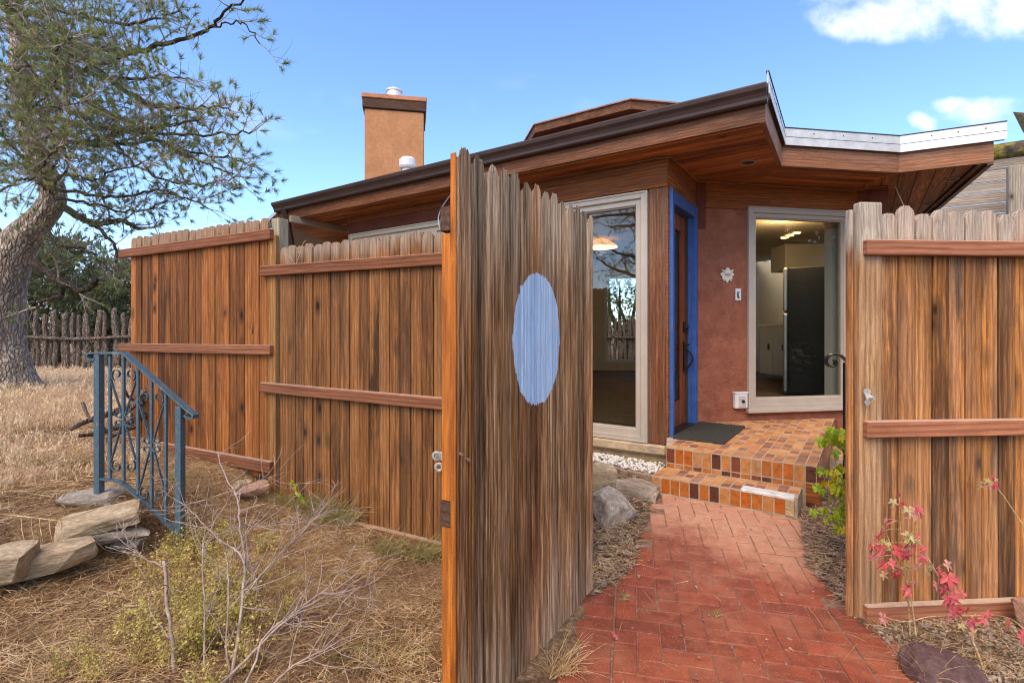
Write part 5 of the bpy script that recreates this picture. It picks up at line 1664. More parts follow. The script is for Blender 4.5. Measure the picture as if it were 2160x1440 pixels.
def big_pine():
    Y = 7.4
    base = P(2, 812, Y)
    root = thing('pine_tree', 'large leaning pinyon pine with grey bark at the left edge', 'tree', base)
    T = lambda u, v, r, dy=0: (P(u, v, Y + dy), r)
    main = [T(2, 850, .56), T(-8, 812, .46), (P(-22, 740, Y), .40), T(-25, 660, .395), T(-2, 580, .33), T(38, 515, .225), T(84, 462, .165), T(110, 425, .155), T(108, 390, .15), T(85, 345, .135, .1), T(58, 280, .125, .2), T(44, 200, .115, .2), T(38, 100, .10, .2), T(30, 0, .10, .2), T(28, -120, .08, .2), T(20, -260, .05, .2)]
    tm = trunk_mesh(main, 64, 3, .05)
    fork = [T(-15, 560, .24), T(-35, 500, .22), T(-75, 450, .20), T(-130, 370, .16), T(-160, 250, .12), T(-170, 100, .08)]
    f2 = trunk_mesh(fork, 26, 8, .05); tm.add(f2.v, f2.f)
    tm.build('trunk', M['bark'], root, True)
    s = Pine(21, .066, 40, .0052)
    def L(seq, d0, d1, r0, r1, **kw):
        n = len(seq)
        pts = []
        for i, (u, v) in enumerate(seq):
            f = i / (n - 1)
            pts.append((P(u, v, d0 + (d1 - d0) * f), (r0 + (r1 - r0) * f) * .62))
        kw['spawn'] = kw.get('spawn', 1) * 1.85
        s.limb(pts, **kw)
    # low brown limbs near the trunk
    L([(128, 436), (165, 455), (200, 473), (235, 466), (262, 468), (300, 484)], 7.3, 6.6, .085, .035, spawn=.5, blen=(.3, .6), tufty=.55)
    L([(200, 473), (225, 500), (245, 525), (250, 560), (275, 590)], 7.0, 6.6, .04, .014, spawn=.8, blen=(.3, .55), tufty=.5)
    L([(66, 553), (98, 572), (128, 594), (150, 600), (168, 611), (190, 604), (205, 590)], 7.2, 6.7, .10, .05, spawn=.25, blen=(.3, .6), tufty=.4)
    L([(130, 597), (131, 620), (118, 628), (95, 632), (80, 650)], 7.0, 7.2, .05, .03, spawn=.15, blen=(.2, .4), tufty=.3)
    L([(100, 505), (130, 520), (165, 522), (200, 540), (240, 580)], 7.2, 6.6, .04, .012, spawn=.8, blen=(.3, .6), tufty=.45)
    # upper limbs sweeping out to the right and towards the viewer
    L([(45, 240), (70, 200), (133, 167), (200, 140), (260, 125)], 7.4, 5.8, .06, .018, spawn=.8)
    L([(50, 262), (110, 252), (167, 260), (233, 273), (300, 274), (367, 263), (420, 250)], 7.3, 5.3, .065, .014, spawn=.8)
    L([(60, 275), (120, 275), (183, 297), (217, 293), (267, 280), (367, 283), (467, 283), (535, 277)], 7.3, 5.0, .06, .010, spawn=.75, blen=(.25, .6))
    L([(62, 300), (110, 290), (167, 303), (233, 307), (317, 297), (400, 320), (470, 330), (520, 340)], 7.3, 5.2, .05, .010, spawn=.7, blen=(.25, .6))
    L([(40, 70), (100, 83), (167, 97), (233, 107), (283, 110), (333, 97), (383, 83), (443, 57), (473, 23), (520, 0)], 7.2, 4.8, .075, .012, spawn=.5, blen=(.25, .55))
    L([(443, 57), (475, 52), (505, 48), (530, 65), (548, 88)], 5.2, 4.9, .014, .008, spawn=.35, blen=(.15, .3), start=.4)
    L([(100, 83), (150, 103), (200, 143), (250, 180), (300, 213), (333, 230), (383, 230), (440, 225), (490, 232)], 6.9, 5.0, .06, .010, spawn=.75, blen=(.25, .6))
    L([(45, 150), (83, 167), (150, 200), (217, 230), (267, 263), (320, 290), (380, 320), (440, 345), (490, 365)], 7.3, 5.1, .06, .010, spawn=.75, blen=(.25, .6))
    L([(233, 300), (250, 312), (283, 347), (333, 373), (400, 390), (450, 387), (500, 372)], 6.3, 5.1, .03, .008, spawn=.8, blen=(.25, .5))
    L([(110, 400), (160, 405), (220, 415), (280, 410), (340, 400), (390, 420), (440, 437)], 7.2, 5.6, .04, .009, spawn=.8, blen=(.25, .55))
    L([(118, 420), (190, 430), (250, 445), (310, 440), (350, 425)], 7.2, 6.0, .035, .009, spawn=.8, blen=(.25, .5))
    L([(40, 120), (120, 130), (210, 160), (290, 165), (350, 160), (410, 170)], 7.3, 5.4, .05, .010, spawn=.75, blen=(.25, .55))
    L([(35, 30), (110, 20), (190, 40), (270, 50), (330, 40), (380, 20)], 7.3, 5.2, .05, .010, spawn=.8, blen=(.3, .6))
    L([(30, -40), (110, -50), (200, -20), (280, -10), (350, -20)], 7.3, 5.2, .05, .012, spawn=.8, blen=(.3, .6))
    # limbs over the top left corner and towards the viewer
    L([(38, 120), (60, 90), (60, 50), (30, 20), (-20, 0)], 7.2, 5.2, .05, .012, spawn=.8)
    L([(42, 200), (60, 180), (80, 170), (60, 140), (30, 150)], 7.2, 5.2, .05, .012, spawn=.8)
    L([(50, 300), (90, 310), (120, 330), (110, 360), (60, 380)], 7.2, 5.6, .04, .012, spawn=.8)
    L([(30, 300), (-10, 300), (-60, 330), (-100, 320)], 7.2, 5.8, .04, .012, spawn=.7)
    L([(95, 400), (70, 380), (40, 380), (10, 400), (-30, 420)], 7.2, 5.8, .035, .012, spawn=.8)
    L([(85, 350), (40, 345), (0, 350), (-50, 360)], 7.3, 6.4, .04, .012, spawn=.8)
    L([(110, 400), (140, 350), (130, 300), (100, 270)], 6.8, 5.2, .03, .010, spawn=.9)
    L([(112, 410), (90, 370), (100, 330), (130, 310)], 6.6, 5.0, .028, .010, spawn=.9)
    L([(60, 250), (90, 230), (130, 225), (170, 215)], 6.8, 5.0, .03, .010, spawn=.9)
    L([(40, 120), (70, 100), (110, 105), (150, 80)], 6.8, 4.9, .03, .010, spawn=.9)
    L([(30, 60), (20, 20), (60, -10), (120, -20)], 6.8, 4.8, .03, .010, spawn=.9)
    L([(60, 330), (100, 300), (90, 250), (50, 220), (20, 230)], 6.9, 5.4, .035, .010, spawn=.8)
    L([(60, 100), (110, 120), (120, 170), (80, 220), (40, 250)], 6.9, 5.3, .035, .010, spawn=.8)
    L([(95, 395), (60, 345), (20, 300), (0, 260)], 6.9, 5.6, .03, .010, spawn=.8)
    L([(60, 30), (130, 60), (150, 110), (130, 150)], 6.9, 5.2, .03, .010, spawn=.8)
    L([(100, 380), (150, 370), (200, 380), (240, 360), (300, 345)], 7.0, 5.6, .03, .010, spawn=.8, blen=(.25, .5))
    L([(40, 0), (80, -40), (160, -80), (240, -90)], 7.2, 5.4, .05, .012, spawn=.7)
    L([(40, 60), (10, 40), (-40, 60), (-120, 60)], 7.2, 5.8, .05, .012, spawn=.8)
    s.finish(root, M['branch_bark'], M['twig_grey'], M['needles'])
    print('tufts', s.nt, 'twig verts', len(s.tw.v))
big_pine()

def crown_tree(name, label, base, h, rx, seed, n=2600, leaf=.09, group=None, trunk_r=.12, low=.15, mat=None):
    """a rounded juniper or pinyon seen from afar: forked stem and clumps of small sprays"""
    r = random.Random(seed)
    root = thing(name, label, 'tree', base, 0, group)
    b = Vector(base)
    tm = MB(); tips = []
    for k in range(7):
        an = r.uniform(0, 6.283); sp = r.uniform(.2, .8)
        e = b + Vector((math.cos(an) * rx * sp, math.sin(an) * rx * sp, h * r.uniform(.5, .95)))
        mid = b.lerp(e, .45) + Vector((r.uniform(-.15, .15), r.uniform(-.15, .15), 0)) * rx
        tm.tube([b - Vector((0, 0, .2)), b + Vector((0, 0, h * .12)), mid, e], [trunk_r, trunk_r * .8, trunk_r * .45, .015], 6)
        tips.append((mid, e))
    tm.build('trunk', M['branch_bark'], root, True)
    V = []; Fc = []
    cl = []
    for k in range(42):
        an = r.uniform(0, 6.283); zz = r.uniform(low, 1)
        rr = rx * math.sqrt(max(.05, 1 - (2 * zz - .9) ** 2 * .8)) * r.uniform(.35, 1.0)
        cl.append((b + Vector((math.cos(an) * rr, math.sin(an) * rr, zz * h)), r.uniform(.16, .34) * rx))
    for i in range(n):
        c, cr = r.choice(cl)
        d = rvec(r); p = c + d * cr * r.uniform(.4, 1.05)
        d2 = (d + Vector((0, 0, .35)) + rvec(r) * .6).normalized()
        for q in range(3):
            dd = (d2 + rvec(r) * .55).normalized(); sd = dd.cross(rvec(r)).normalized() * leaf * .12
            o = len(V); e = p + dd * leaf * r.uniform(.7, 1.4)
            V += [(p - sd)[:], (p + sd)[:], e[:]]; Fc.append((o, o + 1, o + 2))
    cr_ = link('crown', fast_mesh('crown', np.array(V), np.array(Fc), mat or M['far_needles']), root); cr_['kind'] = 'stuff'
    return root
GT = 'evergreens beyond the stake fence'
def ft(u, vtop, dep, rx, seed, label, n=3000, leaf=.16):
    b = P(u, 700, dep); zb = .35
    h = P(u, vtop, dep).z - zb
    crown_tree('juniper_tree', label, (b.x, b.y, zb), h, rx, seed, n, leaf, GT, .14)
ft(120, 505, 15.5, 2.0, 61, 'dark bushy juniper behind the stake fence below the low limb', 6000)
ft(235, 560, 17, 1.9, 62, 'lower olive juniper behind the stake fence beside the picket fence', 4500)
ft(30, 520, 19, 2.4, 63, 'tall juniper half hidden behind the pine trunk', 4500, .2)
ft(300, 560, 22, 2.3, 64, 'distant juniper rising just over the tall picket panel', 4000, .2)
ft(-90, 560, 17, 2.2, 65, 'juniper hidden mostly by the pine trunk at the far left edge', 2500, .2)
# trees that the front window reflects, to the left of and behind the camera
def mirror_pine(label, x, y, seed, h=6.5):
    base = Vector((x, y, terrain(x, y, False)))
    root = thing('pine_tree', label, 'tree', base, 0, 'pines reflected in the front window')
    r = random.Random(seed)
    s = Pine(seed, .09, 14, .008)
    main = [(base + Vector((0, 0, -.1)), .24), (base + Vector((.1, .1, 1.2)), .19), (base + Vector((.45, .2, 2.4)), .15), (base + Vector((.3, .5, 3.8)), .10), (base + Vector((.5, .4, h)), .04)]
    trunk_mesh(main, 14, seed).build('trunk', M['bark'], root, True)
    for k in range(17):
        z = r.uniform(1.5, h - .4); an = r.uniform(0, 6.283); L = r.uniform(1.0, 2.1) * (1.2 - z / h * .6)
        st = base + Vector((.3, .3, z))
        pts = [(st, .05)]
        d = Vector((math.cos(an), math.sin(an), r.uniform(-.1, .4)))
        for i in range(3):
            st = st + d * L / 3; d = (d + rvec(r) * .35).normalized(); pts.append((st, .05 - .013 * (i + 1)))
        s.limb(pts, spawn=.85, blen=(.3, .8), sides=6, n=3, tufty=.6)
    s.finish(root, M['branch_bark'], M['twig_grey'], M['needles'])
mirror_pine('nearer pine that only the tall front window reflects', -4.8, .3, 71, 6.0)
mirror_pine('farther pine that only the tall front window reflects', -9.6, -3.2, 72, 6.5)

for i_, (x_, y_, h_) in enumerate(((7.6, .2, 4.6), (9.6, -2.0, 5.2), (11.6, .6, 5.6), (12.4, -4.0, 5.6), (8.4, -4.4, 5.2), (15.5, -1.5, 6.0))):  # junipers out of view, added to darken what the kitchen glass reflects
    crown_tree('juniper_tree', ['nearest', 'second', 'third', 'fourth', 'fifth', 'farthest'][i_] + ' unseen juniper added to darken the kitchen window reflection', (x_, y_, 0), h_, 2.0, 90 + i_, 3800, .34, 'unseen junipers added for the window reflection', .15, .02)

# ------------------------------------------------------------------ stake fence in the distance
def stake_fence(name, label, a, b, zb, h, pitch, seed, group='rustic stake fences'):
    r = random.Random(seed)
    a = Vector(a); b = Vector(b); d = b - a; L = d.length; d /= L; n = Vector((d.y, -d.x))
    root = thing(name, label, 'fence', (a.x, a.y, zb), 0, group)
    mv = []
    for i in range(8):
        hh = h * r.uniform(.86, 1.06); rad = r.uniform(.045, .072)
        pts = [Vector((r.uniform(-.02, .02), r.uniform(-.02, .02), hh * t)) for t in (0, .2, .4, .6, .8, .96, 1.0)]
        mv.append(MB().tube(pts, [rad * 1.1, rad * r.uniform(.9, 1.1), rad, rad * r.uniform(.85, 1.1), rad * .92, rad * .8, rad * .45], 7, jit=.14).mesh('stake', M['stake_bark'], True))
    k = int(L / pitch)
    for i in range(k):
        p = a + d * ((i + .5) * pitch + r.uniform(-.03, .03)) + n * r.uniform(-.03, .03)
        link('stake', mv[r.randrange(8)], root, (p.x, p.y, zb - .05 + r.uniform(-.05, .05)), (r.uniform(-.05, .05), r.uniform(-.05, .05), r.uniform(0, 6.28)))
    for z, f0, f1 in ((h * .56, 0, 1),):
        pts = [Vector((a.x, a.y, zb)) + Vector((d.x, d.y, 0)) * (L * (f0 + (f1 - f0) * t)) + Vector((n.x * .09, n.y * .09, z + .03 * math.sin(t * 11))) for t in np.linspace(0, 1, 16)]
        MB().tube(pts, .038, 7, jit=.12).build('rail', M['stake_bark'], root, True)
    return root
sa = P(-40, 700, 12.6); sb = P(420, 700, 13.6)
stake_fence('stake_fence', 'rustic grey stake fence behind the pine trunk', (sa.x, sa.y), (sb.x, sb.y), .32, 1.52, .125, 81)
stake_fence('stake_fence', 'stake fence in the back yard seen through the house windows', (-.5, 16.2), (9.5, 15.4), .35, 1.45, .15, 82)
crown_tree('juniper_tree', 'juniper in the back yard seen through house windows', (4.3, 19.5, .3), 4.6, 2.6, 66, 2500, .22, GT, .16)
crown_tree('juniper_tree', 'second back yard juniper seen beyond the kitchen glass', (9.0, 19.0, .3), 4.2, 2.4, 67, 1800, .22, GT, .16)

# ------------------------------------------------------------------ dead wood behind the railing
dw = thing('dead_branch', 'pile of dark dead branches behind the blue railing', 'branch', P(250, 905, 4.6))
for seq, r0, r1 in (([(335, 830), (290, 850), (245, 868), (190, 885), (150, 905)], .040, .014), ([(345, 855), (300, 878), (250, 900), (200, 915), (165, 918)], .036, .012),
                    ([(320, 800), (300, 830), (280, 858), (255, 880)], .03, .012), ([(175, 850), (185, 875), (205, 895), (240, 908)], .016, .006), ([(330, 880), (270, 905), (225, 925)], .03, .012), ([(290, 850), (270, 835), (262, 815)], .016, .006)):
    n = len(seq)
    pts = bez([(P(u, v, 4.9 - .25 * i), r0 + (r1 - r0) * i / (n - 1)) for i, (u, v) in enumerate(seq)], 4)
    MB().tube([p for p, _ in pts], [q for _, q in pts], 7, jit=.15).build('bough', M['stake_bark'], dw, True)

# ------------------------------------------------------------------ ground cover
def G(u, v):
    """ground point seen in photo direction (u, v)"""
    z = 0.0
    for _ in range(12):
        y = (CAMZ - z) * F_PX / (v - HY)
        x = (u - CX) / F_PX * y
        z = .5 * z + .5 * terrain(x, y, False)
    return Vector((x, y, terrain(x, y)))

def blades(name, label, spots, mat, cat='grass', nseg=3, kind='stuff', group=None):
    """spots: (base Vector, dir Vector, length, width, bend Vector)"""
    V = []; Fc = []
    for b, d, L, w, bend in spots:
        side = d.cross(Vector((bend.y, -bend.x, .3)))
        if side.length < 1e-4: side = Vector((1, 0, 0))
        side = side.normalized() * w / 2
        o = len(V)
        for i in range(nseg + 1):
            t = i / nseg
            p = b + d * (L * t) + bend * (L * t * t)
            s_ = side * (1 - .75 * t)
            V += [(p - s_)[:], (p + s_)[:]]
        for i in range(nseg):
            a = o + 2 * i
            Fc.append((a, a + 1, a + 3, a + 2))
    ob = link(name, fast_mesh(name, np.array(V), np.array(Fc), mat, 4))
    tag(ob, label, cat, group)
    if kind: ob['kind'] = kind
    return ob

def lying(n, sampler, lmin, lmax, w, lift=.012, tilt=.12, seed=1):
    r = random.Random(seed); out = []
    for _ in range(n):
        p = sampler(r)
        if p is None: continue
        an = r.uniform(0, 6.283); L = r.uniform(lmin, lmax)
        d = Vector((math.cos(an), math.sin(an), r.uniform(-.02, tilt)))
        out.append((p + Vector((0, 0, r.uniform(.001, lift))), d, L, w * r.uniform(.7, 1.4), Vector((r.uniform(-.15, .15), r.uniform(-.15, .15), -.06))))
    return out

def left_ground(r):
    # denser near the camera
    y = 1.35 + 3.2 * r.random() ** 1.3
    x = r.uniform(-.95 * y - .3, .05)
    fy = 3.89 - (x + 1.77) * .526
    if x > -1.9 and y > fy - .02: return None
    gx = .41 - (y - 2.63) * -.564
    if x > -.18 - .0 and y > 1.5: return None
    if mnoise.noise(Vector((x * 1.4, y * 1.4, 9))) > .02 + (.25 if x < -1.3 else -.1) and r.random() < .72: return None
    return Vector((x, y, terrain(x, y)))
blades('pine_straw', 'brown pine needles and straw strewn over the slope', lying(34000, left_ground, .03, .10, .0026, .018, .12, 1), M['pine_straw'], 'straw', 1)
blades('straw', 'pale dry straw lying over the slope', lying(15000, left_ground, .05, .22, .0026, .035, .22, 2), M['straw'], 'straw', 2)

def field(r):
    y = r.uniform(3.2, 11.5)
    u = r.uniform(-120, 330)
    x = (u - CX) / F_PX * y
    if scarp_side(x, y) < .05: return None
    fy = 4.80 + (-3.5 - x) * .526
    if x > -3.56 and y > 4.80 - (x + 3.5) * .526 - .05: return None
    return Vector((x, y, terrain(x, y)))
def weeds(n, seed, hmin, hmax):
    r = random.Random(seed); out = []
    for _ in range(n):
        p = field(r)
        if p is None: continue
        if mnoise.noise(Vector((p.x * 1.3, p.y * 1.3, 5))) < -.18 and p.y < 6: continue
        h = r.uniform(hmin, hmax) * (.7 + .5 * sstep(4, 8, p.y))
        for k in range(r.randint(2, 5)):
            d = Vector((r.uniform(-.4, .4), r.uniform(-.4, .4), 1)).normalized()
            out.append((p + Vector((r.uniform(-.03, .03), r.uniform(-.03, .03), 0)), d, h * r.uniform(.5, 1.1), .0045 + .0006 * p.y, Vector((r.uniform(-.3, .3), r.uniform(-.3, .3), -.1))))
            if r.random() < .7:
                q = out[-1]; b = q[0] + q[1] * q[2] * .6
                for _k in range(3):
                    out.append((b + q[1] * r.uniform(0, .3) * q[2], Vector((r.uniform(-1, 1), r.uniform(-1, 1), r.uniform(.2, 1))).normalized(), q[2] * r.uniform(.12, .25), .006 + .0006 * p.y, Vector((0, 0, .1))))
    return out
blades('dry_weeds', 'dry pinkish-tan weeds covering the yard under the pine', weeds(8000, 5, .06, .20), M['dry_weed'], 'weeds', 2)
blades('straw', 'bleached straw lying under the dry weeds in the yard', lying(9000, field, .08, .25, .006, .05, .3, 6), M['straw'], 'straw', 1)

# grass tufts at the foot of the fence
GG = 'grass tufts at the fence foot'
def tuft_grass(u, v, label, n=260, L=(.12, .30), seed=1, spread=.07, mat='grass_green', w=.0035):
    r = random.Random(seed); c = G(u, v); out = []
    for _ in range(n):
        an = r.uniform(0, 6.283); t = r.uniform(.15, 1.1)
        d = Vector((math.cos(an) * t, math.sin(an) * t * .8, 1)).normalized()
        out.append((c + Vector((r.gauss(0, spread), r.gauss(0, spread * .6), 0)), d, r.uniform(*L), w, Vector((math.cos(an) * .5, math.sin(an) * .5, -.55)) * r.uniform(.2, 1.0)))
    return blades('grass_tuft', label, out, M[mat], 'grass', 4, 'stuff' if spread > .11 else None, GG)
tuft_grass(712, 1098, 'biggest dry grass tuft spilling over the fence bottom rail', 420, (.12, .34), 1, .09)
tuft_grass(655, 1075, 'grass tuft left of the biggest one at the fence foot', 240, (.10, .26), 2, .07)
tuft_grass(822, 1168, 'low grass tuft below the exposed bottom rail', 220, (.08, .22), 3, .05)
tuft_grass(897, 1178, 'grass tuft against the orange gate edge', 260, (.08, .24), 4, .06)
tuft_grass(600, 1060, 'thin grass tuft near the fence panel step', 160, (.08, .2), 5, .06)
tuft_grass(1178, 1420, 'pale straw tuft under the gate by path', 90, (.08, .22), 6, .03, 'straw')
tuft_grass(1955, 1440, 'thin straw tuft in front of the purple rock', 26, (.12, .30), 7, .015, 'straw', .003)
tuft_grass(372, 1010, 'grass tuft behind the railing foot', 130, (.06, .16), 8, .08)
tuft_grass(120, 985, 'olive grass tuft among the weeds above the stones', 200, (.06, .2), 9, .14)
tuft_grass(800, 1390, 'grass sprouting in the bare soil left of gate', 120, (.05, .13), 10, .12)
tuft_grass(560, 1240, 'sparse grass sprouting between the shrub and fence', 150, (.05, .16), 11, .14)

# mulch and chips beside the path
def bed(poly_uv):
    us = [p[0] for p in poly_uv]; vs = [p[1] for p in poly_uv]
    def f(r):
        for _ in range(20):
            u, v = r.uniform(min(us), max(us)), r.uniform(min(vs), max(vs))
            if in_poly(u, v, poly_uv): return G(u, v)
        return None
    return f
BEDR = [(1700, 985), (1830, 950), (1830, 1320), (1800, 1300), (1700, 1190), (1690, 1105)]
BEDL = [(1240, 1000), (1395, 990), (1370, 1060), (1335, 1200), (1250, 1260), (1235, 1100)]
BEDF = [(1780, 1285), (2200, 1290), (2200, 1460), (1950, 1460), (1860, 1350)]
blades('mulch', 'brown bark mulch beside the landing', lying(4200, bed(BEDR), .015, .05, .010, .02, .35, 11), M['mulch'], 'mulch', 1)
blades('mulch', 'leafy mulch between the gate and boulder', lying(4200, bed(BEDL), .015, .05, .008, .03, .4, 12), M['mulch'], 'mulch', 1)
blades('straw', 'straw lying on the mulch beside the landing', lying(700, bed(BEDR), .05, .16, .0028, .03, .25, 13), M['straw'], 'straw', 2)
blades('straw', 'straw lying on the mulch by the boulder', lying(900, bed(BEDL), .05, .16, .0028, .04, .3, 14), M['straw'], 'straw', 2)
blades('straw', 'straw and twigs lying in front of the weathered fence', lying(700, bed(BEDF), .03, .14, .0026, .02, .2, 15), M['straw'], 'straw', 2)
blades('mulch', 'bark chips in front of the weathered fence', lying(1500, bed(BEDF), .01, .03, .006, .012, .3, 16), M['mulch'], 'mulch', 1)

def pebbles(name, label, sampler, n, smin, smax, mat, seed, cat='gravel'):
    r = random.Random(seed)
    ico = bmesh.new(); bmesh.ops.create_icosphere(ico, subdivisions=1, radius=1)
    iv = [v.co.copy() for v in ico.verts]; ico.verts.index_update(); fi = [tuple(v.index for v in f.verts) for f in ico.faces]; ico.free()
    V = []; Fc = []
    for _ in range(n):
        p = sampler(r)
        if p is None: continue
        s_ = r.uniform(smin, smax); rot = Matrix.Rotation(r.uniform(0, 6.28), 3, rvec(r)); sc_ = Vector((r.uniform(.7, 1.2), r.uniform(.7, 1.2), r.uniform(.45, .85)))
        o = len(V)
        for v in iv:
            q = rot @ Vector((v.x * sc_.x, v.y * sc_.y, v.z * sc_.z)) * s_ * r.uniform(.85, 1.1) + p + Vector((0, 0, s_ * .35))
            V.append(q[:])
        Fc += [tuple(i + o for i in f) for f in fi]
    ob = link(name, fast_mesh(name, np.array(V), np.array(Fc), mat)); tag(ob, label, cat); ob['kind'] = 'stuff'
def white_bed(r):
    t = r.uniform(.0, 1.25); off = r.uniform(.02, .36) * (1 - .25 * t)
    q = C0 + dA * (t - .02) + nA * off
    return Vector((q.x, q.y, terrain(q.x, q.y) + .05 + r.uniform(0, .03)))
bedm = MB(); q = [C0 + dA * -.1 + nA * .02, C0 + dA * 1.6 + nA * .02, C0 + dA * 1.6 + nA * .32, C0 + dA * -.1 + nA * .40]
bedm.prism([tuple(p) for p in q], -.05, .155); bo = bedm.build('gravel_bed', M['mulch']); tag(bo, 'soil bed holding white pebbles below the window ledge', 'soil'); bo['kind'] = 'structure'
pebbles('white_pebbles', 'white pebbles below the window ledge', white_bed, 900, .009, .019, M['pebble'], 3)
pebbles('gravel', 'mixed gravel in front of the weathered fence', bed(BEDF), 420, .004, .016, M['flatstone'], 4)
pebbles('gravel', 'scattered small stones on the bare soil left of gate', left_ground, 500, .003, .009, M['flatstone'], 5)
def path_edge(r):
    for _ in range(20):
        x, y = r.uniform(0, 2.1), r.uniform(1.6, 3.9)
        if in_poly(x, y, PATH_POLY): return Vector((x, y, path_z(x, y) + .001))
pebbles('grit', 'fine grit and crumbs scattered on the brick path', path_edge, 160, .001, .0035, M['flatstone'], 6, 'grit')
blades('leaf_litter', 'crumbled dead leaves scattered on the brick path', lying(90, path_edge, .008, .026, .012, .008, .3, 19), M['mulch'], 'leaf litter', 1)
blades('straw', 'a few loose straws lying across the brick path', lying(46, path_edge, .05, .22, .0026, .006, .03, 17), M['straw'], 'straw', 3)

# ------------------------------------------------------------------ bare shrub and herb in the foreground
shrub = thing('bare_shrub', 'bare twiggy shrub with grey stems in the foreground', 'shrub', G(470, 1438))
r = random.Random(44)
def stem(seq, r0, r1, d0, d1, twigs=6, tl=(.08, .3)):
    n = len(seq)
    pts = bez([(P(u, v, d0 + (d1 - d0) * i / (n - 1)), (r0 + (r1 - r0) * i / (n - 1)) * .68) for i, (u, v) in enumerate(seq)], 5)
    twigs = int(twigs * 1.7)
    m = MB(); m.tube([p + rvec(r) * .003 for p, _ in pts], [q for _, q in pts], 7, jit=.12)
    for k in range(twigs):
        i = r.randint(len(pts) // 4, len(pts) - 2); p = pts[i][0]; dd = (pts[i + 1][0] - pts[i][0]).normalized()
        d = (dd * .6 + rvec(r) * .8 + Vector((.25, 0, .15))).normalized(); L = r.uniform(*tl); q = p.copy(); tp = [q.copy()]
        for _ in range(5):
            d = (d + rvec(r) * .22 + Vector((0, 0, .05))).normalized(); q = q + d * L / 5; tp.append(q.copy())
        m.tube(tp, [pts[i][1] * .42 * (1 - .14 * j) + .0006 for j in range(6)], 5, cap=False)
        for _ in range(r.randint(1, 3)):
            j = r.randint(1, 4); d3 = (rvec(r) + Vector((.1, 0, .4))).normalized()
            m.tube([tp[j], tp[j] + d3 * L * .15, tp[j] + (d3 + rvec(r) * .3) * L * .32], [.0016, .0013, .0008], 4, cap=False)
    m.build('stem', M['twig_shrub'], shrub, True)
stem([(372, 1450), (362, 1350), (352, 1270), (347, 1182)], .0115, .0095, 2.05, 2.12, 2)
stem([(436, 1460), (430, 1380), (432, 1280), (428, 1180), (430, 1130)], .0075, .003, 2.05, 2.2, 6)
stem([(490, 1460), (478, 1360), (482, 1240), (478, 1170), (480, 1140)], .0080, .003, 2.05, 2.2, 6)
stem([(478, 1470), (500, 1360), (512, 1260), (516, 1190), (505, 1100), (502, 1050), (478, 1010), (458, 955)], .0110, .003, 2.0, 2.35, 12)
stem([(516, 1190), (498, 1160), (465, 1140), (430, 1105), (400, 1075), (365, 1050)], .006, .002, 2.1, 2.3, 8)
stem([(505, 1100), (530, 1110), (580, 1108), (640, 1100), (700, 1085)], .0055, .0018, 2.2, 2.4, 8)
stem([(512, 1260), (560, 1200), (610, 1150), (660, 1100), (690, 1060)], .005, .0016, 2.05, 2.4, 8)
stem([(440, 1470), (520, 1390), (600, 1310), (660, 1270), (720, 1250), (780, 1230)], .0095, .0022, 1.95, 2.25, 9)
stem([(505, 1470), (540, 1390), (560, 1340), (620, 1290), (690, 1240), (720, 1200)], .0085, .002, 1.95, 2.2, 9)
stem([(340, 1190), (310, 1180), (280, 1160), (240, 1150)], .005, .0018, 2.15, 2.25, 5)
stem([(505, 1040), (540, 1030), (560, 1010), (600, 995)], .0035, .0012, 2.3, 2.5, 4)
stem([(560, 1460), (610, 1410), (680, 1370), (760, 1330)], .007, .002, 1.9, 2.1, 6)
stem([(502, 1050), (530, 1010), (580, 960), (560, 985)], .003, .001, 2.3, 2.45, 2) if False else None
stem([(430, 1180), (415, 1150), (405, 1120), (410, 1080)], .003, .001, 2.2, 2.3, 4)

def herb(label, u0, v0, su, sv, n, seed, leaf=(.006, .016), h=.22):
    r = random.Random(seed)
    c = G(u0, v0)
    root = thing('herb', label, 'plant', c, 0, 'yellow-green herbs around the bare shrub')
    V = []; Fc = []; st = MB()
    cen = [(r.gauss(u0, su), r.gauss(v0, sv)) for _ in range(max(6, n // 16))]
    for k in range(n):
        cu, cv = r.choice(cen); u = r.gauss(cu, 13); v = r.gauss(cv, 9)
        b = G(u, max(v, 1010)); hh = h * r.uniform(.4, 1.1)
        d = Vector((r.uniform(-.45, .45), r.uniform(-.45, .45), 1)).normalized(); bend = Vector((r.uniform(-.2, .2), r.uniform(-.2, .2), 0))
        pts = [b + d * (hh * t) + bend * (hh * t * t) for t in (0, .35, .7, 1)]
        st.tube(pts, [.0016, .0014, .0011, .0007], 3, cap=False)
        for j in range(16):
            t = r.uniform(.2, 1); p = b + d * (hh * t) + bend * (hh * t * t)
            a = rvec(r); a.z *= .4; a.normalize(); L = r.uniform(*leaf); s_ = a.cross(Vector((r.uniform(-.4, .4), r.uniform(-.4, .4), 1))).normalized() * L * .42
            o = len(V); e = p + a * .012
            V += [e[:], (e + a * L * .5 - s_)[:], (e + a * L)[:], (e + a * L * .5 + s_)[:]]
            Fc.append((o, o + 1, o + 2, o + 3))
    st.build('stems', M['straw'], root)['kind'] = 'stuff'
    f = link('leaves', fast_mesh('leaves', np.array(V), np.array(Fc), M['herb'], 4), root); f['kind'] = 'stuff'
herb('yellow-green leafy herb growing through the bare shrub', 400, 1320, 95, 60, 440, 1)
herb('pale herb between the railing foot and bare shrub', 420, 1180, 60, 30, 200, 2, h=.18)
herb('low sparse herb at the lower left of the shrub', 200, 1400, 80, 30, 90, 3, (.004, .010), .14)

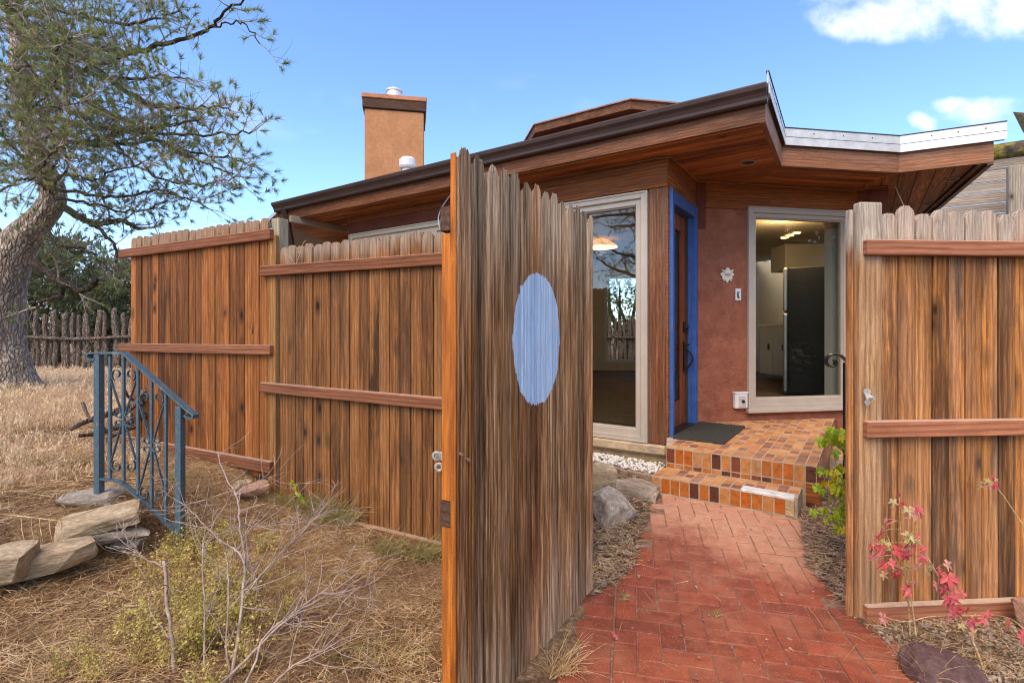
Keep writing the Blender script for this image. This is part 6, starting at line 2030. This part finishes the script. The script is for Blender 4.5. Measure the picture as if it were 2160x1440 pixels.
# long dry stalk hanging over the slope
ds_ = MB(); pts = [P(u, v, 2.75) for u, v in ((-10, 1082), (60, 1090), (110, 1096), (170, 1097))]
ds_.tube(pts, [.004, .0035, .003, .002], 5)
for u in (45, 66, 84, 104, 128): ds_.tube([P(u, 1092, 2.75), P(u + 1, 1115, 2.74), P(u + 7, 1142, 2.70)], [.0024, .002, .0012], 4)
o = ds_.build('dry_stalk', M['straw']); tag(o, 'arching dry orange-tan stalk over the stone edge', 'stalk')
# thin forked twig caught on the lower fence top
tm = MB(); tm.tube([P(625, 556, 3.70), P(633, 535, 3.7), P(640, 512, 3.69), P(646, 507, 3.69)], .0022, 5); tm.tube([P(622, 557, 3.7), P(612, 540, 3.7)], .002, 4); tm.tube([P(633, 535, 3.7), P(628, 528, 3.7)], .0018, 4)
o = tm.build('twig', M['straw']); tag(o, 'pale forked twig lodged on the lower fence top rail', 'twig')

# ------------------------------------------------------------------ leafy plants
def lobed_leaf(name, size, lobes, mat, wid=.30, fold=.25):
    cs = [(0, 1.0), (-.95, .86), (.95, .86), (-1.9, .55), (1.9, .55)] if lobes == 5 else [(0, 1.0), (-1.0, .72), (1.0, .72)]
    n = 34; V = [(0, 0, 0)]
    for i in range(n + 1):
        a = -2.6 + 5.2 * i / n
        r_ = max([L * math.exp(-((a - c_) / wid) ** 2) for c_, L in cs] + [.42 if lobes == 5 else .5 - .05 * abs(a)]) * size
        r_ *= 1 + .05 * ((i % 2) * 2 - 1)
        x, y = r_ * math.sin(a), r_ * math.cos(a)
        V.append((x, y, fold * abs(x) - .35 * (x * x + y * y) / size))
    m = MB(); m.add(V, [(0, i, i + 1) for i in range(1, n + 1)])
    return m.mesh(name, mat)
def place_leaf(me, root, p, r, face=Vector((0, -1, .25)), sc=1.0, droop=.5):
    up = (face + rvec(r) * .55).normalized()
    y = (Vector((r.uniform(-1, 1), r.uniform(-.3, .1), -droop)) ).normalized()
    x = y.cross(up).normalized(); y = up.cross(x).normalized()
    Mx = Matrix((x, y, up)).transposed()
    o = link('leaf', me, root, p, Mx.to_euler()); o.scale = (sc,) * 3
    # parent inverse was set before the scale; recompute is not needed (parent is unscaled)
    return o
r = random.Random(91)
cur = thing('red_leaved_shrub', 'young shrub with red and pink lobed leaves before the fence', 'shrub', G(1922, 1340))
ml = [lobed_leaf('leaf', .036, 5, M['red_leaf'], .34 + .05 * k) for k in range(3)]
def cstem(seq, d0, d1, r0, r1, leaves):
    n = len(seq); pts = bez([(P(u, v, d0 + (d1 - d0) * i / (n - 1)), r0 + (r1 - r0) * i / (n - 1)) for i, (u, v) in enumerate(seq)], 5)
    MB().tube([p for p, _ in pts], [q for _, q in pts], 6).build('stem', M['straw'], cur, True)
    for (u, v, sc) in leaves:
        best = min(pts, key=lambda q: ((q[0] - P(u, v, q[0].y)).length))
        p = P(u, v, best[0].y - .03)
        MB().tube([best[0], (best[0] + p) / 2 + Vector((0, 0, .006)), p], .0012, 4, cap=False).build('petiole', M['straw'], cur)
        place_leaf(ml[r.randrange(3)], cur, p, r, sc=sc * 1.08)
        if r.random() < .35: place_leaf(ml[r.randrange(3)], cur, p + Vector((r.uniform(-.03, .03), .01, r.uniform(-.03, .02))), r, sc=sc * .9)
cstem([(1920, 1345), (1917, 1280), (1908, 1200), (1900, 1130), (1897, 1060), (1897, 1048)], 2.22, 2.24, .004, .0016, [(1884, 1056, .7), (1898, 1042, .5), (1906, 1062, .6), (1872, 1105, .7), (1860, 1120, .8), (1868, 1095, .5), (1838, 1150, .5), (1850, 1165, .8), (1843, 1175, .6)])
cstem([(1932, 1342), (1926, 1290), (1915, 1230), (1890, 1180), (1872, 1130), (1855, 1100)], 2.20, 2.22, .004, .0016, [(1860, 1158, 1.2), (1868, 1145, 1.0), (1890, 1160, 1.1), (1866, 1190, 1.0), (1880, 1185, .9), (1862, 1210, .8), (1898, 1200, .9), (1908, 1195, .9), (1890, 1210, .8), (1910, 1172, .9), (1914, 1242, 1.0), (1926, 1225, .6)])
cstem([(2085, 1445), (2060, 1370), (2030, 1310), (2000, 1250), (1965, 1190), (1940, 1140), (1930, 1090), (1926, 1060)], 2.05, 2.22, .005, .0014, [(1916, 1072, 1.0), (1928, 1080, 1.1), (1936, 1078, 1.0), (1920, 1132, 1.3), (1918, 1128, 1.0), (1940, 1130, .6), (1935, 1140, .6), (1950, 1155, .7), (1938, 1192, 1.0), (1948, 1175, .8), (1958, 1200, 1.1), (1960, 1205, .9), (1980, 1205, 1.2), (1996, 1188, .9), (2000, 1215, 1.3), (2008, 1220, 1.1), (1972, 1232, .8), (1990, 1240, .9), (2003, 1262, 1.2), (2012, 1255, 1.0), (2030, 1250, .8), (2012, 1288, 1.0), (2040, 1285, .7), (2048, 1310, 1.0), (2050, 1332, 1.0), (2028, 1318, .6)])
cstem([(2160, 1110), (2140, 1080), (2120, 1050), (2105, 1030), (2100, 1015)], 2.15, 2.2, .003, .0014, [(2085, 1018, .8), (2083, 1012, .7), (2092, 1008, .7), (2098, 1022, .6), (2100, 1016, .5)])
cstem([(2165, 1330), (2120, 1300), (2040, 1298), (1960, 1300), (1920, 1310), (1880, 1305), (1865, 1298)], 2.12, 2.2, .0028, .0012, [(1860, 1302, 1.1), (2075, 1304, .9), (2126, 1312, 1.0), (2000, 1304, .5), (2155, 1338, 1.2)])

r = random.Random(92)
lime = thing('lime_shrub', 'yellow-green leafy plant behind the right gate post', 'shrub', G(1800, 1100))
ml2 = [lobed_leaf('leaf', .046, 3, M['lime_leaf'], .6, .35) for k in range(2)]
for seq in ([(1800, 1120), (1790, 1040), (1775, 960), (1760, 915), (1750, 905)], [(1806, 1110), (1800, 1000), (1790, 930), (1785, 905)], [(1800, 1100), (1775, 1060), (1755, 1010), (1742, 965)], [(1805, 1120), (1790, 1100), (1770, 1085), (1745, 1078)], [(1808, 1110), (1798, 1060), (1785, 1010), (1762, 985)]):
    n = len(seq); pts = bez([(P(u - 16, v, 2.95), .003 - .0018 * i / (n - 1)) for i, (u, v) in enumerate(seq)], 5)
    MB().tube([p for p, _ in pts], [q for _, q in pts], 5).build('stem', M['twig_shrub'], lime)
    for k in range(20):
        p, _ = pts[r.randint(3, len(pts) - 1)]
        q = p + Vector((r.uniform(-.05, .05), r.uniform(-.07, .03), r.uniform(-.05, .03)))
        place_leaf(ml2[r.randrange(2)], lime, q, r, sc=r.uniform(.6, 1.15), droop=1.2)
# seedling with small green leaves at the fence foot
sd = thing('seedling', 'small green seedling with yellow leaflets at the brown fence foot', 'plant', G(640, 1075))
ml3 = lobed_leaf('leaf', .020, 3, M['lime_leaf'], .8, .3)
pts = [P(640, 1062, 3.45), P(625, 1040, 3.45), P(610, 1020, 3.45)]
MB().tube(pts, .0016, 4).build('stem', M['straw'], sd)
for k in range(14):
    t = k / 13; place_leaf(ml3, sd, P(612 + 26 * t + rng.uniform(-5, 5), 1015 + 40 * t + rng.uniform(-4, 4), 3.44), r, sc=rng.uniform(.7, 1.2))
# weeds between the bricks
for i, (u, v, lab) in enumerate(((1313, 1265, 'small weed rooted at the left edge of brick path'), (1508, 1300, 'tiny green weed in a joint mid path'))):
    tuft_grass(u, v, lab, 40 if i == 0 else 14, (.03, .07), 20 + i, .008, 'grass_green', .004)
dl = thing('fallen_leaf', 'curled pinkish dead leaf on the bricks near the gate', 'leaf', G(1292, 1345))
for k in range(3): place_leaf(ml[0], dl, G(1292 + 4 * k, 1340 + 6 * k) + Vector((0, 0, .012)), r, face=Vector((0, -.3, 1)), sc=.45, droop=.1)
